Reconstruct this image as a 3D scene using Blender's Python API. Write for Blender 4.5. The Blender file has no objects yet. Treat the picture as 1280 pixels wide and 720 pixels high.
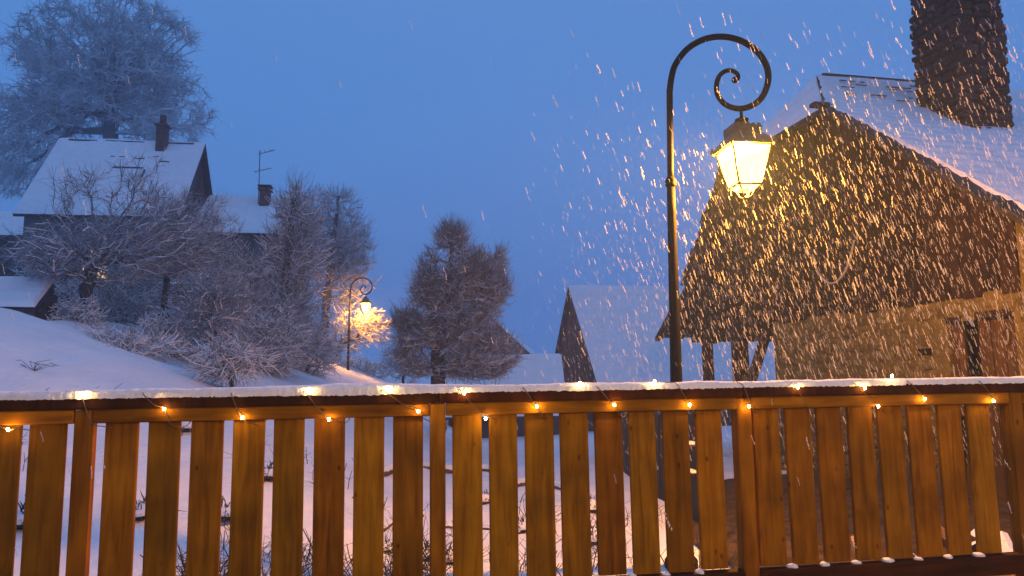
import bpy, bmesh, math, random
import numpy as np
from mathutils import Vector, Matrix
random.seed(7); rng = np.random.default_rng(11)
S = bpy.context.scene; C = S.collection

# ------------------------------------------------------------------ camera
EYE = 1.15; FPX = 924.0; PITCH = math.radians(7.2); ROLL = math.radians(0.82)
Fw = Vector((0, math.cos(PITCH), math.sin(PITCH))); U0 = Vector((0, -math.sin(PITCH), math.cos(PITCH))); R0 = Vector((1, 0, 0))
Up = U0*math.cos(ROLL) + R0*math.sin(ROLL); Rt = R0*math.cos(ROLL) - U0*math.sin(ROLL)
cam = bpy.data.cameras.new('camera'); co = bpy.data.objects.new('camera', cam); C.objects.link(co)
cam.sensor_width = 36; cam.lens = 36*FPX/1280; cam.clip_end = 2000; cam.clip_start = 0.05
M4 = Matrix((Rt, Up, -Fw)).transposed().to_4x4(); M4.translation = Vector((0, 0, EYE)); co.matrix_world = M4
S.camera = co
S.view_settings.view_transform = 'Standard'; S.view_settings.look = 'None'; S.view_settings.exposure = 0.0; S.view_settings.gamma = 1
S.render.engine = 'CYCLES'
cy = S.cycles
cy.use_denoising = True; cy.max_bounces = 6; cy.diffuse_bounces = 3; cy.glossy_bounces = 2; cy.transmission_bounces = 3
cy.transparent_max_bounces = 8; cy.volume_bounces = 1; cy.sample_clamp_indirect = 3; cy.sample_clamp_direct = 0
cy.use_adaptive_sampling = True; cy.adaptive_threshold = 0.015; cy.caustics_reflective = False; cy.caustics_refractive = False

def ray(x, y):
    return Fw + Rt*((x-640)/FPX) - Up*((y-360)/FPX)
def P(x, y, Y):                      # pixel -> world point at forward distance Y
    d = ray(x, y); k = Y/d.y
    return Vector((d.x*k, Y, EYE + d.z*k))
def hit(x, y, p0, n):                # pixel -> point on a plane
    d = ray(x, y); o = Vector((0, 0, EYE)); k = (p0-o).dot(n)/d.dot(n)
    return o + d*k
def proj(p):
    v = p - Vector((0, 0, EYE)); z = v.dot(Fw)
    return 640 + FPX*v.dot(Rt)/z, 360 - FPX*v.dot(Up)/z

# ------------------------------------------------------------------ sky: overcast blue hour, brighter towards the zenith
W = bpy.data.worlds.new('World'); S.world = W; W.use_nodes = True
nt = W.node_tree; nt.nodes.clear()
out = nt.nodes.new('ShaderNodeOutputWorld'); add = nt.nodes.new('ShaderNodeAddShader')
b1 = nt.nodes.new('ShaderNodeBackground'); b2 = nt.nodes.new('ShaderNodeBackground')
sky = nt.nodes.new('ShaderNodeTexSky'); sky.sky_type = 'NISHITA'; sky.sun_disc = False
sky.sun_elevation = math.radians(-4); sky.sun_rotation = math.radians(200)
nt.links.new(sky.outputs[0], b1.inputs[0]); b1.inputs[1].default_value = 0.05
tc = nt.nodes.new('ShaderNodeTexCoord'); sx = nt.nodes.new('ShaderNodeSeparateXYZ'); nt.links.new(tc.outputs['Generated'], sx.inputs[0])
rp = nt.nodes.new('ShaderNodeValToRGB'); nt.links.new(sx.outputs['Z'], rp.inputs[0])
e = rp.color_ramp.elements; rp.color_ramp.interpolation = 'EASE'
e[0].position = 0.0; e[0].color = (0.085, 0.215, 0.55, 1); e[1].position = 1.0; e[1].color = (0.23, 0.335, 0.61, 1)
m = e.new(0.35); m.color = (0.092, 0.262, 0.66, 1)
nt.links.new(rp.outputs[0], b2.inputs[0]); b2.inputs[1].default_value = 1.0
nt.links.new(b1.outputs[0], add.inputs[0]); nt.links.new(b2.outputs[0], add.inputs[1]); nt.links.new(add.outputs[0], out.inputs[0])
LAMP_COL = (1.0, 0.40, 0.045)

# ------------------------------------------------------------------ materials
def nodemat(name):
    m = bpy.data.materials.new(name); m.use_nodes = True
    t = m.node_tree; return m, t, t.nodes['Principled BSDF']
def N_(t, typ, **kw):
    n = t.nodes.new(typ)
    for k, v in kw.items(): setattr(n, k, v)
    return n
def surf(name, c1, c2, scale=4, rough=0.8, bump=0.3, bscale=30, stretch=(1, 1, 1), rnd=0.0, dist=0.02, detail=6, spec=0.12):
    m, t, p = nodemat(name)
    tc = N_(t, 'ShaderNodeTexCoord'); mp = N_(t, 'ShaderNodeMapping'); mp.inputs['Scale'].default_value = stretch
    t.links.new(tc.outputs['Object'], mp.inputs[0]); vec = mp.outputs[0]
    oi = N_(t, 'ShaderNodeObjectInfo')
    if rnd:
        ad = N_(t, 'ShaderNodeVectorMath', operation='ADD'); ml = N_(t, 'ShaderNodeMath', operation='MULTIPLY'); ml.inputs[1].default_value = 37.0
        t.links.new(oi.outputs['Random'], ml.inputs[0]); t.links.new(vec, ad.inputs[0]); t.links.new(ml.outputs[0], ad.inputs[1]); vec = ad.outputs[0]
    n = N_(t, 'ShaderNodeTexNoise'); n.inputs['Scale'].default_value = scale; n.inputs['Detail'].default_value = detail; t.links.new(vec, n.inputs['Vector'])
    r = N_(t, 'ShaderNodeValToRGB'); t.links.new(n.outputs[0], r.inputs[0])
    r.color_ramp.elements[0].position = .3; r.color_ramp.elements[1].position = .7
    r.color_ramp.elements[0].color = (*c1, 1); r.color_ramp.elements[1].color = (*c2, 1)
    col = r.outputs[0]
    if rnd:
        h = N_(t, 'ShaderNodeHueSaturation'); mr = N_(t, 'ShaderNodeMapRange'); mr.inputs[3].default_value = 1-rnd; mr.inputs[4].default_value = 1+rnd*.7
        t.links.new(oi.outputs['Random'], mr.inputs[0]); t.links.new(mr.outputs[0], h.inputs['Value']); t.links.new(col, h.inputs['Color']); col = h.outputs[0]
    t.links.new(col, p.inputs['Base Color']); p.inputs['Roughness'].default_value = rough; p.inputs['Specular IOR Level'].default_value = spec
    n2 = N_(t, 'ShaderNodeTexNoise'); n2.inputs['Scale'].default_value = bscale; n2.inputs['Detail'].default_value = 5; t.links.new(vec, n2.inputs['Vector'])
    b = N_(t, 'ShaderNodeBump'); b.inputs['Strength'].default_value = bump; b.inputs['Distance'].default_value = dist
    t.links.new(n2.outputs[0], b.inputs['Height']); t.links.new(b.outputs[0], p.inputs['Normal'])
    return m
def snowy(name, c1, c2, amount=0.25, snow=(.82, .84, .88), scale=6, soft=.25):   # wood or stone with snow or rime on what faces up
    m, t, p = nodemat(name)
    g = N_(t, 'ShaderNodeNewGeometry'); s = N_(t, 'ShaderNodeSeparateXYZ'); t.links.new(g.outputs['Normal'], s.inputs[0])
    tc = N_(t, 'ShaderNodeTexCoord'); n = N_(t, 'ShaderNodeTexNoise'); n.inputs['Scale'].default_value = scale; t.links.new(tc.outputs['Object'], n.inputs['Vector'])
    ad = N_(t, 'ShaderNodeMath', operation='MULTIPLY_ADD'); ad.inputs[1].default_value = .9; t.links.new(n.outputs[0], ad.inputs[0]); t.links.new(s.outputs['Z'], ad.inputs[2])
    mr = N_(t, 'ShaderNodeMapRange'); mr.inputs[1].default_value = .45+amount; mr.inputs[2].default_value = .45+amount+soft; t.links.new(ad.outputs[0], mr.inputs[0])
    r = N_(t, 'ShaderNodeMix', data_type='RGBA'); r.inputs['A'].default_value = (*c1, 1); r.inputs['B'].default_value = (*c2, 1); t.links.new(n.outputs[0], r.inputs['Factor'])
    x = N_(t, 'ShaderNodeMix', data_type='RGBA'); t.links.new(mr.outputs[0], x.inputs['Factor']); t.links.new(r.outputs['Result'], x.inputs['A']); x.inputs['B'].default_value = (*snow, 1)
    t.links.new(x.outputs['Result'], p.inputs['Base Color']); p.inputs['Roughness'].default_value = .85; p.inputs['Specular IOR Level'].default_value = .2
    return m
def emit(name, col, strength):
    m = bpy.data.materials.new(name); m.use_nodes = True; t = m.node_tree; t.nodes.clear()
    o = N_(t, 'ShaderNodeOutputMaterial'); e = N_(t, 'ShaderNodeEmission'); e.inputs[0].default_value = (*col, 1); e.inputs[1].default_value = strength
    t.links.new(e.outputs[0], o.inputs[0]); return m

def pine(name, c1, c2, c3, rnd):     # stained pine board, grain along local z, knots
    m, t, p = nodemat(name)
    tc = N_(t, 'ShaderNodeTexCoord'); oi = N_(t, 'ShaderNodeObjectInfo')
    ml = N_(t, 'ShaderNodeMath', operation='MULTIPLY'); ml.inputs[1].default_value = 53.0; t.links.new(oi.outputs['Random'], ml.inputs[0])
    ad = N_(t, 'ShaderNodeVectorMath', operation='ADD'); t.links.new(tc.outputs['Object'], ad.inputs[0]); t.links.new(ml.outputs[0], ad.inputs[1])
    mp = N_(t, 'ShaderNodeMapping'); mp.inputs['Scale'].default_value = (14, 14, 1.1); t.links.new(ad.outputs[0], mp.inputs[0])
    n = N_(t, 'ShaderNodeTexNoise'); n.inputs['Scale'].default_value = 2.2; n.inputs['Detail'].default_value = 8; n.inputs['Distortion'].default_value = .6; t.links.new(mp.outputs[0], n.inputs['Vector'])
    r = N_(t, 'ShaderNodeValToRGB'); t.links.new(n.outputs[0], r.inputs[0]); el = r.color_ramp.elements
    el[0].position = .28; el[0].color = (*c1, 1); el[1].position = .75; el[1].color = (*c3, 1); x = el.new(.5); x.color = (*c2, 1)
    mp2 = N_(t, 'ShaderNodeMapping'); mp2.inputs['Scale'].default_value = (9, 9, 4.5); t.links.new(ad.outputs[0], mp2.inputs[0])
    v = N_(t, 'ShaderNodeTexVoronoi'); v.inputs['Scale'].default_value = 1.0; t.links.new(mp2.outputs[0], v.inputs['Vector'])
    k = N_(t, 'ShaderNodeMapRange'); k.inputs[1].default_value = .03; k.inputs[2].default_value = .10; k.inputs[3].default_value = .75; k.inputs[4].default_value = 0; t.links.new(v.outputs['Distance'], k.inputs[0])
    mx = N_(t, 'ShaderNodeMix', data_type='RGBA'); t.links.new(k.outputs[0], mx.inputs['Factor']); t.links.new(r.outputs[0], mx.inputs['A']); mx.inputs['B'].default_value = (c1[0]*.3, c1[1]*.25, c1[2]*.25, 1)
    # weathering streaks and per-board tint
    h = N_(t, 'ShaderNodeHueSaturation'); mr = N_(t, 'ShaderNodeMapRange'); mr.inputs[3].default_value = 1-rnd; mr.inputs[4].default_value = 1+rnd
    t.links.new(oi.outputs['Random'], mr.inputs[0]); t.links.new(mr.outputs[0], h.inputs['Value']); t.links.new(mx.outputs['Result'], h.inputs['Color'])
    hs = N_(t, 'ShaderNodeMath', operation='MULTIPLY'); hs.inputs[1].default_value = 7.31; fr = N_(t, 'ShaderNodeMath', operation='FRACT'); hm = N_(t, 'ShaderNodeMapRange'); hm.inputs[3].default_value = .497; hm.inputs[4].default_value = .511
    t.links.new(oi.outputs['Random'], hs.inputs[0]); t.links.new(hs.outputs[0], fr.inputs[0]); t.links.new(fr.outputs[0], hm.inputs[0]); t.links.new(hm.outputs[0], h.inputs['Hue'])
    n3 = N_(t, 'ShaderNodeTexNoise'); n3.inputs['Scale'].default_value = 3.5; n3.inputs['Detail'].default_value = 3; t.links.new(ad.outputs[0], n3.inputs['Vector'])
    r3 = N_(t, 'ShaderNodeMapRange'); r3.inputs[1].default_value = .3; r3.inputs[2].default_value = .7; r3.inputs[3].default_value = .6; r3.inputs[4].default_value = 1.12; t.links.new(n3.outputs[0], r3.inputs[0])
    mu = N_(t, 'ShaderNodeMix', data_type='RGBA', blend_type='MULTIPLY'); mu.inputs['Factor'].default_value = 1; t.links.new(h.outputs[0], mu.inputs['A']); t.links.new(r3.outputs[0], mu.inputs['B'])
    t.links.new(mu.outputs['Result'], p.inputs['Base Color']); p.inputs['Roughness'].default_value = .7; p.inputs['Specular IOR Level'].default_value = .08
    b = N_(t, 'ShaderNodeBump'); b.inputs['Strength'].default_value = .35; b.inputs['Distance'].default_value = .004; t.links.new(n.outputs[0], b.inputs['Height']); t.links.new(b.outputs[0], p.inputs['Normal'])
    return m

M = {}
M['slat'] = pine('golden_pine', (.15, .050, .0012), (.265, .098, .002), (.36, .144, .004), .24)
M['cap'] = pine('dark_stained_pine', (.030, .008, .003), (.048, .013, .004), (.07, .021, .006), .15)
M['snow'] = surf('snow', (.80, .81, .84), (.88, .89, .91), 3, .75, .5, 26, dist=.03, spec=.25)
M['railsnow'] = surf('rail_snow', (.78, .78, .80), (.88, .88, .89), 30, .8, .8, 160, dist=.006, spec=.2)
M['ground'] = surf('ground_snow', (.78, .79, .83), (.88, .89, .91), 1.2, .8, .6, 7, dist=.06, spec=.2)
M['iron'] = surf('black_iron', (.005, .004, .004), (.012, .010, .009), 20, .7, .5, 90, dist=.003, spec=.25)
M['lantern'] = surf('lamplit_lantern_metal', (.14, .085, .03), (.24, .15, .06), 20, .45, .3, 60, dist=.003, spec=.5)  # golden lamplight on the metal is put into this lighter, brassy base colour
M['barnboard'] = surf('dark_barn_board', (.013, .0072, .003), (.042, .022, .008), 3, .8, .6, 14, (3, 3, .5), .35, .02)
M['beam'] = surf('old_oak_beam', (.025, .014, .008), (.06, .035, .018), 4, .8, .5, 18, (2, 2, .6), .2, .015)
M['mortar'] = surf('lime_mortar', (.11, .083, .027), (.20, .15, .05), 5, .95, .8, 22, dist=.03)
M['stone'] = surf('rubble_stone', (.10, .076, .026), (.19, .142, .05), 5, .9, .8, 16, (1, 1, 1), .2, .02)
M['chimstone'] = surf('chimney_stone', (.032, .026, .024), (.085, .068, .062), 6, .9, .8, 20, (1, 1, 1), .4, .02)
M['slate'] = surf('slate', (.025, .024, .026), (.06, .056, .058), 6, .6, .4, 20, (1, 1, 1), .3, .01)
M['door'] = surf('brown_door_board', (.055, .031, .010), (.10, .056, .018), 4, .7, .4, 20, (3, 3, .5), .2, .01)
M['dark'] = surf('painted_interior_shade', (.01, .008, .006), (.02, .016, .012), 4, .9, .1, 10)  # near-black base colour stands in for the shade inside openings
M['render'] = surf('grey_render', (.085, .076, .072), (.15, .135, .125), 1.2, .95, .5, 18, dist=.02)
M['darkwood'] = surf('weathered_dark_wood', (.035, .03, .027), (.075, .063, .055), 3, .85, .5, 14, (3, 3, .4), .3, .01)
M['brick'] = surf('chimney_brick', (.09, .055, .045), (.16, .10, .08), 8, .9, .4, 25, rnd=.2)
M['frame'] = surf('window_frame_paint', (.20, .17, .15), (.28, .25, .22), 6, .7, .1, 20)
M['pane'], _t, _p = nodemat('window_pane'); _p.inputs['Base Color'].default_value = (.02, .025, .035, 1); _p.inputs['Roughness'].default_value = .08
M['litpane'] = emit('lit_window', (1.0, .62, .25), 2.2)
M['bark'] = snowy('bark', (.03, .025, .022), (.075, .06, .05), .55, scale=5)
M['twig'] = snowy('twig', (.10, .10, .105), (.24, .24, .25), .02, scale=3, soft=.6)
M['twigdark'] = snowy('dense_twig', (.085, .085, .09), (.23, .23, .24), .08, scale=2.5, soft=.6)
M['frost'] = snowy('rimed_twig', (.34, .35, .36), (.68, .70, .72), -.1, (.80, .82, .85), .8, .7)
M['frostbark'] = snowy('rimed_bark', (.05, .048, .05), (.13, .13, .135), .5, (.6, .63, .68), 1.5, .4)
M['log'] = snowy('log_bark', (.06, .045, .032), (.14, .10, .07), .35, scale=9)
M['weed'] = surf('dead_stem', (.035, .027, .02), (.09, .07, .05), 6, .9, .1, 20)
M['cutwood'] = surf('split_firewood', (.18, .11, .05), (.32, .21, .11), 9, .85, .4, 30, (1, 1, 1), .3)
M['wire'] = surf('copper_wire', (.10, .06, .03), (.18, .12, .07), 30, .4, .1, 60, spec=.5)
M['bulb'] = emit('fairy_bulb', (1.0, .56, .13), 260.0)
M['cable'] = surf('pale_cable', (.35, .32, .26), (.45, .42, .36), 20, .6, .1, 50)
M['deck'] = surf('terrace_boards', (.16, .09, .04), (.26, .16, .08), 3, .6, .3, 20, (1, 6, 1))
M['facade'] = surf('cream_facade', (.5, .45, .36), (.6, .54, .44), 2, .9, .3, 30)
M['alu'] = surf('antenna_metal', (.08, .08, .085), (.14, .14, .15), 20, .4, .1, 40)

def glass_lit(name, col, e, tr):
    m = bpy.data.materials.new(name); m.use_nodes = True; t = m.node_tree; t.nodes.clear()
    o = N_(t, 'ShaderNodeOutputMaterial'); em = N_(t, 'ShaderNodeEmission'); em.inputs[0].default_value = (*col, 1); em.inputs[1].default_value = e
    tb = N_(t, 'ShaderNodeBsdfTransparent'); tb.inputs[0].default_value = (tr, tr*.95, tr*.85, 1)
    ad = N_(t, 'ShaderNodeAddShader'); t.links.new(em.outputs[0], ad.inputs[0]); t.links.new(tb.outputs[0], ad.inputs[1]); t.links.new(ad.outputs[0], o.inputs[0]); return m
M['lampglass'] = glass_lit('lit_lantern_glass', (1.0, .68, .17), 3.0, .7)
M['lampglass2'] = glass_lit('lit_far_lantern_glass', (1.0, .52, .10), 7.0, .75)
def flakemat():          # loose wet aggregates: part scatter, part see-through
    m = bpy.data.materials.new('snowflake'); m.use_nodes = True; t = m.node_tree; t.nodes.clear()
    o = N_(t, 'ShaderNodeOutputMaterial'); d = N_(t, 'ShaderNodeBsdfDiffuse'); d.inputs[0].default_value = (.88, .88, .9, 1)
    tl = N_(t, 'ShaderNodeBsdfTranslucent'); tl.inputs[0].default_value = (.88, .88, .9, 1); mx = N_(t, 'ShaderNodeMixShader'); mx.inputs[0].default_value = .5
    tr = N_(t, 'ShaderNodeBsdfTransparent'); m2 = N_(t, 'ShaderNodeMixShader'); m2.inputs[0].default_value = .58
    t.links.new(d.outputs[0], mx.inputs[1]); t.links.new(tl.outputs[0], mx.inputs[2]); t.links.new(mx.outputs[0], m2.inputs[1]); t.links.new(tr.outputs[0], m2.inputs[2]); t.links.new(m2.outputs[0], o.inputs[0]); return m
M['flake'] = flakemat()

# ------------------------------------------------------------------ mesh helpers
def link(name, me, mat=None, parent=None, loc=None, rot=None):
    o = bpy.data.objects.new(name, me); C.objects.link(o)
    if mat is not None and me is not None and not me.materials: me.materials.append(mat if not isinstance(mat, str) else M[mat])
    if parent: o.parent = parent
    if loc is not None: o.location = loc
    if rot is not None: o.rotation_euler = rot
    return o
def tag(o, label=None, cat=None, group=None, kind=None):
    if label: o['label'] = label
    if cat: o['category'] = cat
    if group: o['group'] = group
    if kind: o['kind'] = kind
    return o
def empty(name, loc=(0, 0, 0), rz=0.0):
    o = bpy.data.objects.new(name, None); C.objects.link(o); o.location = loc; o.rotation_euler = (0, 0, rz); o.empty_display_size = .2; return o
def mesh_of(bm, name='m', smooth=False):
    me = bpy.data.meshes.new(name); bm.to_mesh(me); bm.free()
    if smooth: me.polygons.foreach_set('use_smooth', [True]*len(me.polygons))
    return me
def box_bm(bm, c, s, rot=None, taper=1.0):
    r = bmesh.ops.create_cube(bm, size=1.0)['verts']
    for v in r:
        k = taper if v.co.z > 0 else 1.0
        v.co = Vector((v.co.x*s[0]*k, v.co.y*s[1]*k, v.co.z*s[2]))
        if rot is not None: v.co = rot @ v.co
        v.co += Vector(c)
    return r
def box(c, s, bevel=0.0, rot=None, jitter=0.0, seg=1):
    bm = bmesh.new(); box_bm(bm, c, s, rot)
    if bevel: bmesh.ops.bevel(bm, geom=bm.edges[:], offset=bevel, segments=seg, affect='EDGES')
    if jitter:
        for v in bm.verts: v.co += Vector((random.uniform(-1, 1), random.uniform(-1, 1), random.uniform(-1, 1)))*jitter
    return mesh_of(bm)
def poly_prism(pts, vec, bevel=0.0):     # planar polygon pts extruded by vec
    bm = bmesh.new(); vs = [bm.verts.new(p) for p in pts]; f = bm.faces.new(vs)
    r = bmesh.ops.extrude_face_region(bm, geom=[f]); 
    for g in r['geom']:
        if isinstance(g, bmesh.types.BMVert): g.co += Vector(vec)
    bmesh.ops.recalc_face_normals(bm, faces=bm.faces[:])
    if bevel: bmesh.ops.bevel(bm, geom=bm.edges[:], offset=bevel, segments=1, affect='EDGES')
    return mesh_of(bm)
def fast_mesh(name, V, F, smooth=False):
    V = np.asarray(V, dtype=np.float32); F = np.asarray(F, dtype=np.int32); k = F.shape[1]
    me = bpy.data.meshes.new(name); me.vertices.add(len(V)); me.vertices.foreach_set('co', V.ravel())
    me.loops.add(F.size); me.loops.foreach_set('vertex_index', F.ravel())
    me.polygons.add(len(F)); me.polygons.foreach_set('loop_start', np.arange(0, F.size, k, dtype=np.int32))
    me.update(calc_edges=True); me.validate()
    if smooth: me.polygons.foreach_set('use_smooth', np.ones(len(F), dtype=bool))
    return me
def tubes(A, B, ra, rb, k=4, name='tubes', smooth=True):     # many straight tapered tubes, one mesh
    A = np.asarray(A, float); B = np.asarray(B, float); ra = np.asarray(ra, float); rb = np.asarray(rb, float); n = len(A)
    d = B-A; L = np.linalg.norm(d, axis=1, keepdims=True); d = d/np.maximum(L, 1e-6)
    ref = np.where(np.abs(d[:, 2:3]) > .9, np.array([[1., 0, 0]]), np.array([[0, 0, 1.]]))
    u = np.cross(d, ref); u /= np.linalg.norm(u, axis=1, keepdims=True); w = np.cross(u, d)
    V = np.zeros((n, 2*k, 3)); 
    for j in range(k):
        a = 2*math.pi*(j+.5)/k + math.pi/4*(k == 4)*0
        o = math.cos(a)*u + math.sin(a)*w
        V[:, j] = A - d*ra[:, None]*.3 + o*ra[:, None]; V[:, k+j] = B + d*rb[:, None]*.3 + o*rb[:, None]
    base = (np.arange(n)*2*k)[:, None]
    F = np.concatenate([base + np.array([[j, (j+1) % k, k+(j+1) % k, k+j]]) for j in range(k)], axis=1).reshape(-1, 4)
    return fast_mesh(name, V.reshape(-1, 3), F, smooth)
def sweep(path, radii, k=10, name='sweep', closed_ends=True):   # smooth continuous tube along a path
    pts = [Vector(p) for p in path]; n = len(pts); bm = bmesh.new(); rings = []; nrm = None
    for i, p in enumerate(pts):
        t = (pts[min(i+1, n-1)]-pts[max(i-1, 0)]).normalized()
        if nrm is None: nrm = t.orthogonal().normalized()
        nrm = (nrm - t*nrm.dot(t)).normalized(); bn = t.cross(nrm); r = radii[i] if hasattr(radii, '__len__') else radii
        rings.append([bm.verts.new(p + (nrm*math.cos(2*math.pi*j/k) + bn*math.sin(2*math.pi*j/k))*r) for j in range(k)])
    for i in range(n-1):
        for j in range(k): bm.faces.new((rings[i][j], rings[i][(j+1) % k], rings[i+1][(j+1) % k], rings[i+1][j]))
    if closed_ends: bm.faces.new(rings[0][::-1]); bm.faces.new(rings[-1])
    bmesh.ops.recalc_face_normals(bm, faces=bm.faces[:])
    return mesh_of(bm, name, True)
def catmull(pts, sub=6):
    pts = [Vector(p) for p in pts]; o = []
    for i in range(len(pts)-1):
        p0 = pts[max(i-1, 0)]; p1 = pts[i]; p2 = pts[i+1]; p3 = pts[min(i+2, len(pts)-1)]
        for s in range(sub):
            t = s/sub; o.append(.5*((2*p1)+(p2-p0)*t+(2*p0-5*p1+4*p2-p3)*t*t+(3*p1-p0-3*p2+p3)*t**3))
    o.append(pts[-1]); return o
def vnoise(x, y, s=0):      # cheap smooth value noise, vectorised
    x = np.asarray(x, float); y = np.asarray(y, float); xi = np.floor(x); yi = np.floor(y); fx = x-xi; fy = y-yi
    def h(a, b): v = np.sin(a*127.1+b*311.7+s*74.7)*43758.5453; return v-np.floor(v)
    fx = fx*fx*(3-2*fx); fy = fy*fy*(3-2*fy)
    return (h(xi, yi)*(1-fx)+h(xi+1, yi)*fx)*(1-fy)+(h(xi, yi+1)*(1-fx)+h(xi+1, yi+1)*fx)*fy
def grid_mesh(V, nu, nv, name='grid', smooth=True):     # V shaped (nu,nv,3)
    i, j = np.meshgrid(np.arange(nu-1), np.arange(nv-1), indexing='ij'); a = (i*nv+j).ravel()
    F = np.stack([a, a+nv, a+nv+1, a+1], axis=1)
    return fast_mesh(name, V.reshape(-1, 3), F, smooth)

# ------------------------------------------------------------------ ground
def terrain(X, Y):
    X = np.asarray(X, float); Y = np.asarray(Y, float)
    a = np.clip((-X-1.5)/8.5, 0, 1)**.85; b = np.clip((Y-4)/10, 0, 1); b = b*b*(3-2*b)
    z = -1.78 + 3.3*a*(.22+.78*b) - .010*np.clip(Y-9, 0, 60)*(1-a)
    z += np.clip((X-2.5)/3, 0, 1)*.12
    near = np.clip(1-(Y-4)/25, .15, 1)
    z += ((vnoise(X*.5, Y*.5, 1)-.5)*.22 + (vnoise(X*1.7, Y*1.7, 2)-.5)*.13*near + (vnoise(X*5, Y*5, 3)-.5)*.035*near)
    return z + EYE
def tz(x, y): return float(terrain(x, y))
xs = np.concatenate([-np.geomspace(300, 14.2, 22), np.arange(-14, 12.01, .12), np.geomspace(12.3, 300, 22)])
ys = np.concatenate([-np.geomspace(300, 8, 10), np.array([-6, -3, 0, 2, 3]), np.arange(3.3, 20, .12), np.geomspace(20.2, 300, 34)])
gx, gy = np.meshgrid(xs, ys, indexing='ij'); gz = terrain(gx, gy)
tag(link('snowy_ground', grid_mesh(np.stack([gx, gy, gz], -1), len(xs), len(ys)), 'ground'), 'open snow covered garden and slope beyond the fence', 'ground', kind='structure')

# ------------------------------------------------------------------ terrace the photograph is taken from, and the facade lamp that lights it
KF = .17; FRZ = math.atan(KF); Y0 = 3.7
ter = link('terrace', box((0, 0, -.06), (13, 7.6, .12), .005), 'deck', None, (0, 0.17, 0), (0, 0, FRZ)); tag(ter, 'wooden terrace floor inside the fence', 'terrace', kind='structure')

# ------------------------------------------------------------------ fence (local: x along, y away, z up)
FO = Vector((0, Y0, 0)); fence = empty('wooden_fence', FO, FRZ)
tag(fence, 'golden pine board fence along the terrace with dark snowy top rail', 'fence')
fdir = Vector((math.cos(FRZ), math.sin(FRZ), 0)); fnor = Vector((-math.sin(FRZ), math.cos(FRZ), 0))
def fu(x, y=600):   # pixel column -> position along the fence
    return (hit(x, y, FO, fnor)-FO).dot(fdir)
def zz(h): return EYE + h
Zcap1 = zz(-.036); Zcap0 = zz(-.099); Zr0 = zz(-.160); Zslat0 = zz(-.955); Zb0 = zz(-1.06)
panel_starts = [fu(-312), fu(128), fu(566), fu(945.5), fu(1293)]
posts = [fu(103), fu(547), fu(931), fu(1273)]
L0, L1 = -4.6, 4.6
rx = [L0, fu(330), fu(900), L1]
for a, b in zip([L0, posts[1], posts[2]], [posts[1], posts[2], L1]):   # rails in lengths, joints at the posts
    g = .0015
    link('top_rail', box(((a+b)/2, .028, (Zcap0+Zcap1)/2), (b-a-2*g, .135, Zcap1-Zcap0), .006, seg=2), 'cap', fence)
sl_m = box((0, 0, 0), (.150, .024, 1), .004); sl_m.materials.append(M['slat'])
zs_top = Zcap0-.004
slats = []
pitch = (fu(491)-fu(128))/7
starts = [(fu(128)-fu(491)+fu(128)-.16-pitch*0, 0)]
def add_slat(u0, w):
    o = link('slat', sl_m, None, fence, (u0+w/2, .012+random.uniform(-.002, .002), (zs_top+Zslat0)/2+random.uniform(-.003, .003)),
             (random.uniform(-.003, .003), random.uniform(-.0035, .0035), random.uniform(-.01, .01)))
    o.scale = (w/.150, 1, zs_top-Zslat0); return o
sw = pitch*.765
for k in range(8): add_slat(fu(128)+k*pitch, sw*random.uniform(.98, 1.03))
p2 = (fu(873)-fu(566))/7
for k in range(8): add_slat(fu(566)+k*p2, p2*.79*random.uniform(.98, 1.03))
p3 = (fu(1216)-fu(946))/7
for k in range(8): add_slat(fu(946)+k*p3, p3*.80*random.uniform(.98, 1.03))
for k in range(6): add_slat(fu(1290)+k*p3, p3*.8)
for k in range(8): add_slat(fu(32)-k*pitch, sw*1.08)
for u in posts:
    w = .072 if u < 0 else .082
    link('post', box((u, .004, (Zcap0-.002+.0)/2), (w, .075, Zcap0-.002), .004), 'slat', fence)
allx = [L0]+posts+[L1]
for a, b in zip(allx[:-1], allx[1:]):
    a2 = a+.037 if a != L0 else a; b2 = b-.037 if b != L1 else b
    o = link('middle_rail', box((0, 0, 0), (Zcap0-Zr0-.0006, .034, (b2-a2)-.004), .004), 'slat', fence, ((a2+b2)/2, -.018, (Zcap0+Zr0)/2-.0003), (0, math.pi/2, 0))
    o = link('bottom_rail', box((0, 0, 0), (Zslat0-Zb0-.004, .075, (b2-a2)-.004), .005), 'cap', fence, ((a2+b2)/2, -.004, (Zslat0+Zb0)/2-.004), (0, math.pi/2, 0))
# snow patches in the gaps on the bottom rail
def lump(sx, sy, sz, sub=2, j=.18, flat=True):
    bm = bmesh.new(); bmesh.ops.create_icosphere(bm, subdivisions=sub, radius=1)
    sd = random.random()*100
    for v in bm.verts:
        n = 1 + j*(math.sin(v.co.x*4+sd)+math.sin(v.co.y*5+sd*2)+math.sin(v.co.z*3+sd*3))/2
        v.co = Vector((v.co.x*sx*n, v.co.y*sy*n, (max(v.co.z, -.15) if flat else v.co.z)*sz*n))
    return mesh_of(bm, 'lump', True)
lumps = [lump(.034, .03, .018) for _ in range(4)]
for l in lumps: l.materials.append(M['railsnow'])
for (u0, pp, w) in ((fu(128), pitch, sw), (fu(566), p2, p2*.79), (fu(946), p3, p3*.8)):
    for k in range(7):
        uu = u0+k*pp+w+(pp-w)/2
        o = link('snow_patch', random.choice(lumps), None, fence, (uu, -.012, Zslat0-.005), (0, 0, random.uniform(0, 6)))
        s = random.uniform(.7, 1.05); o.scale = (s, s, s*random.uniform(.8, 1.3))
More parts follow.
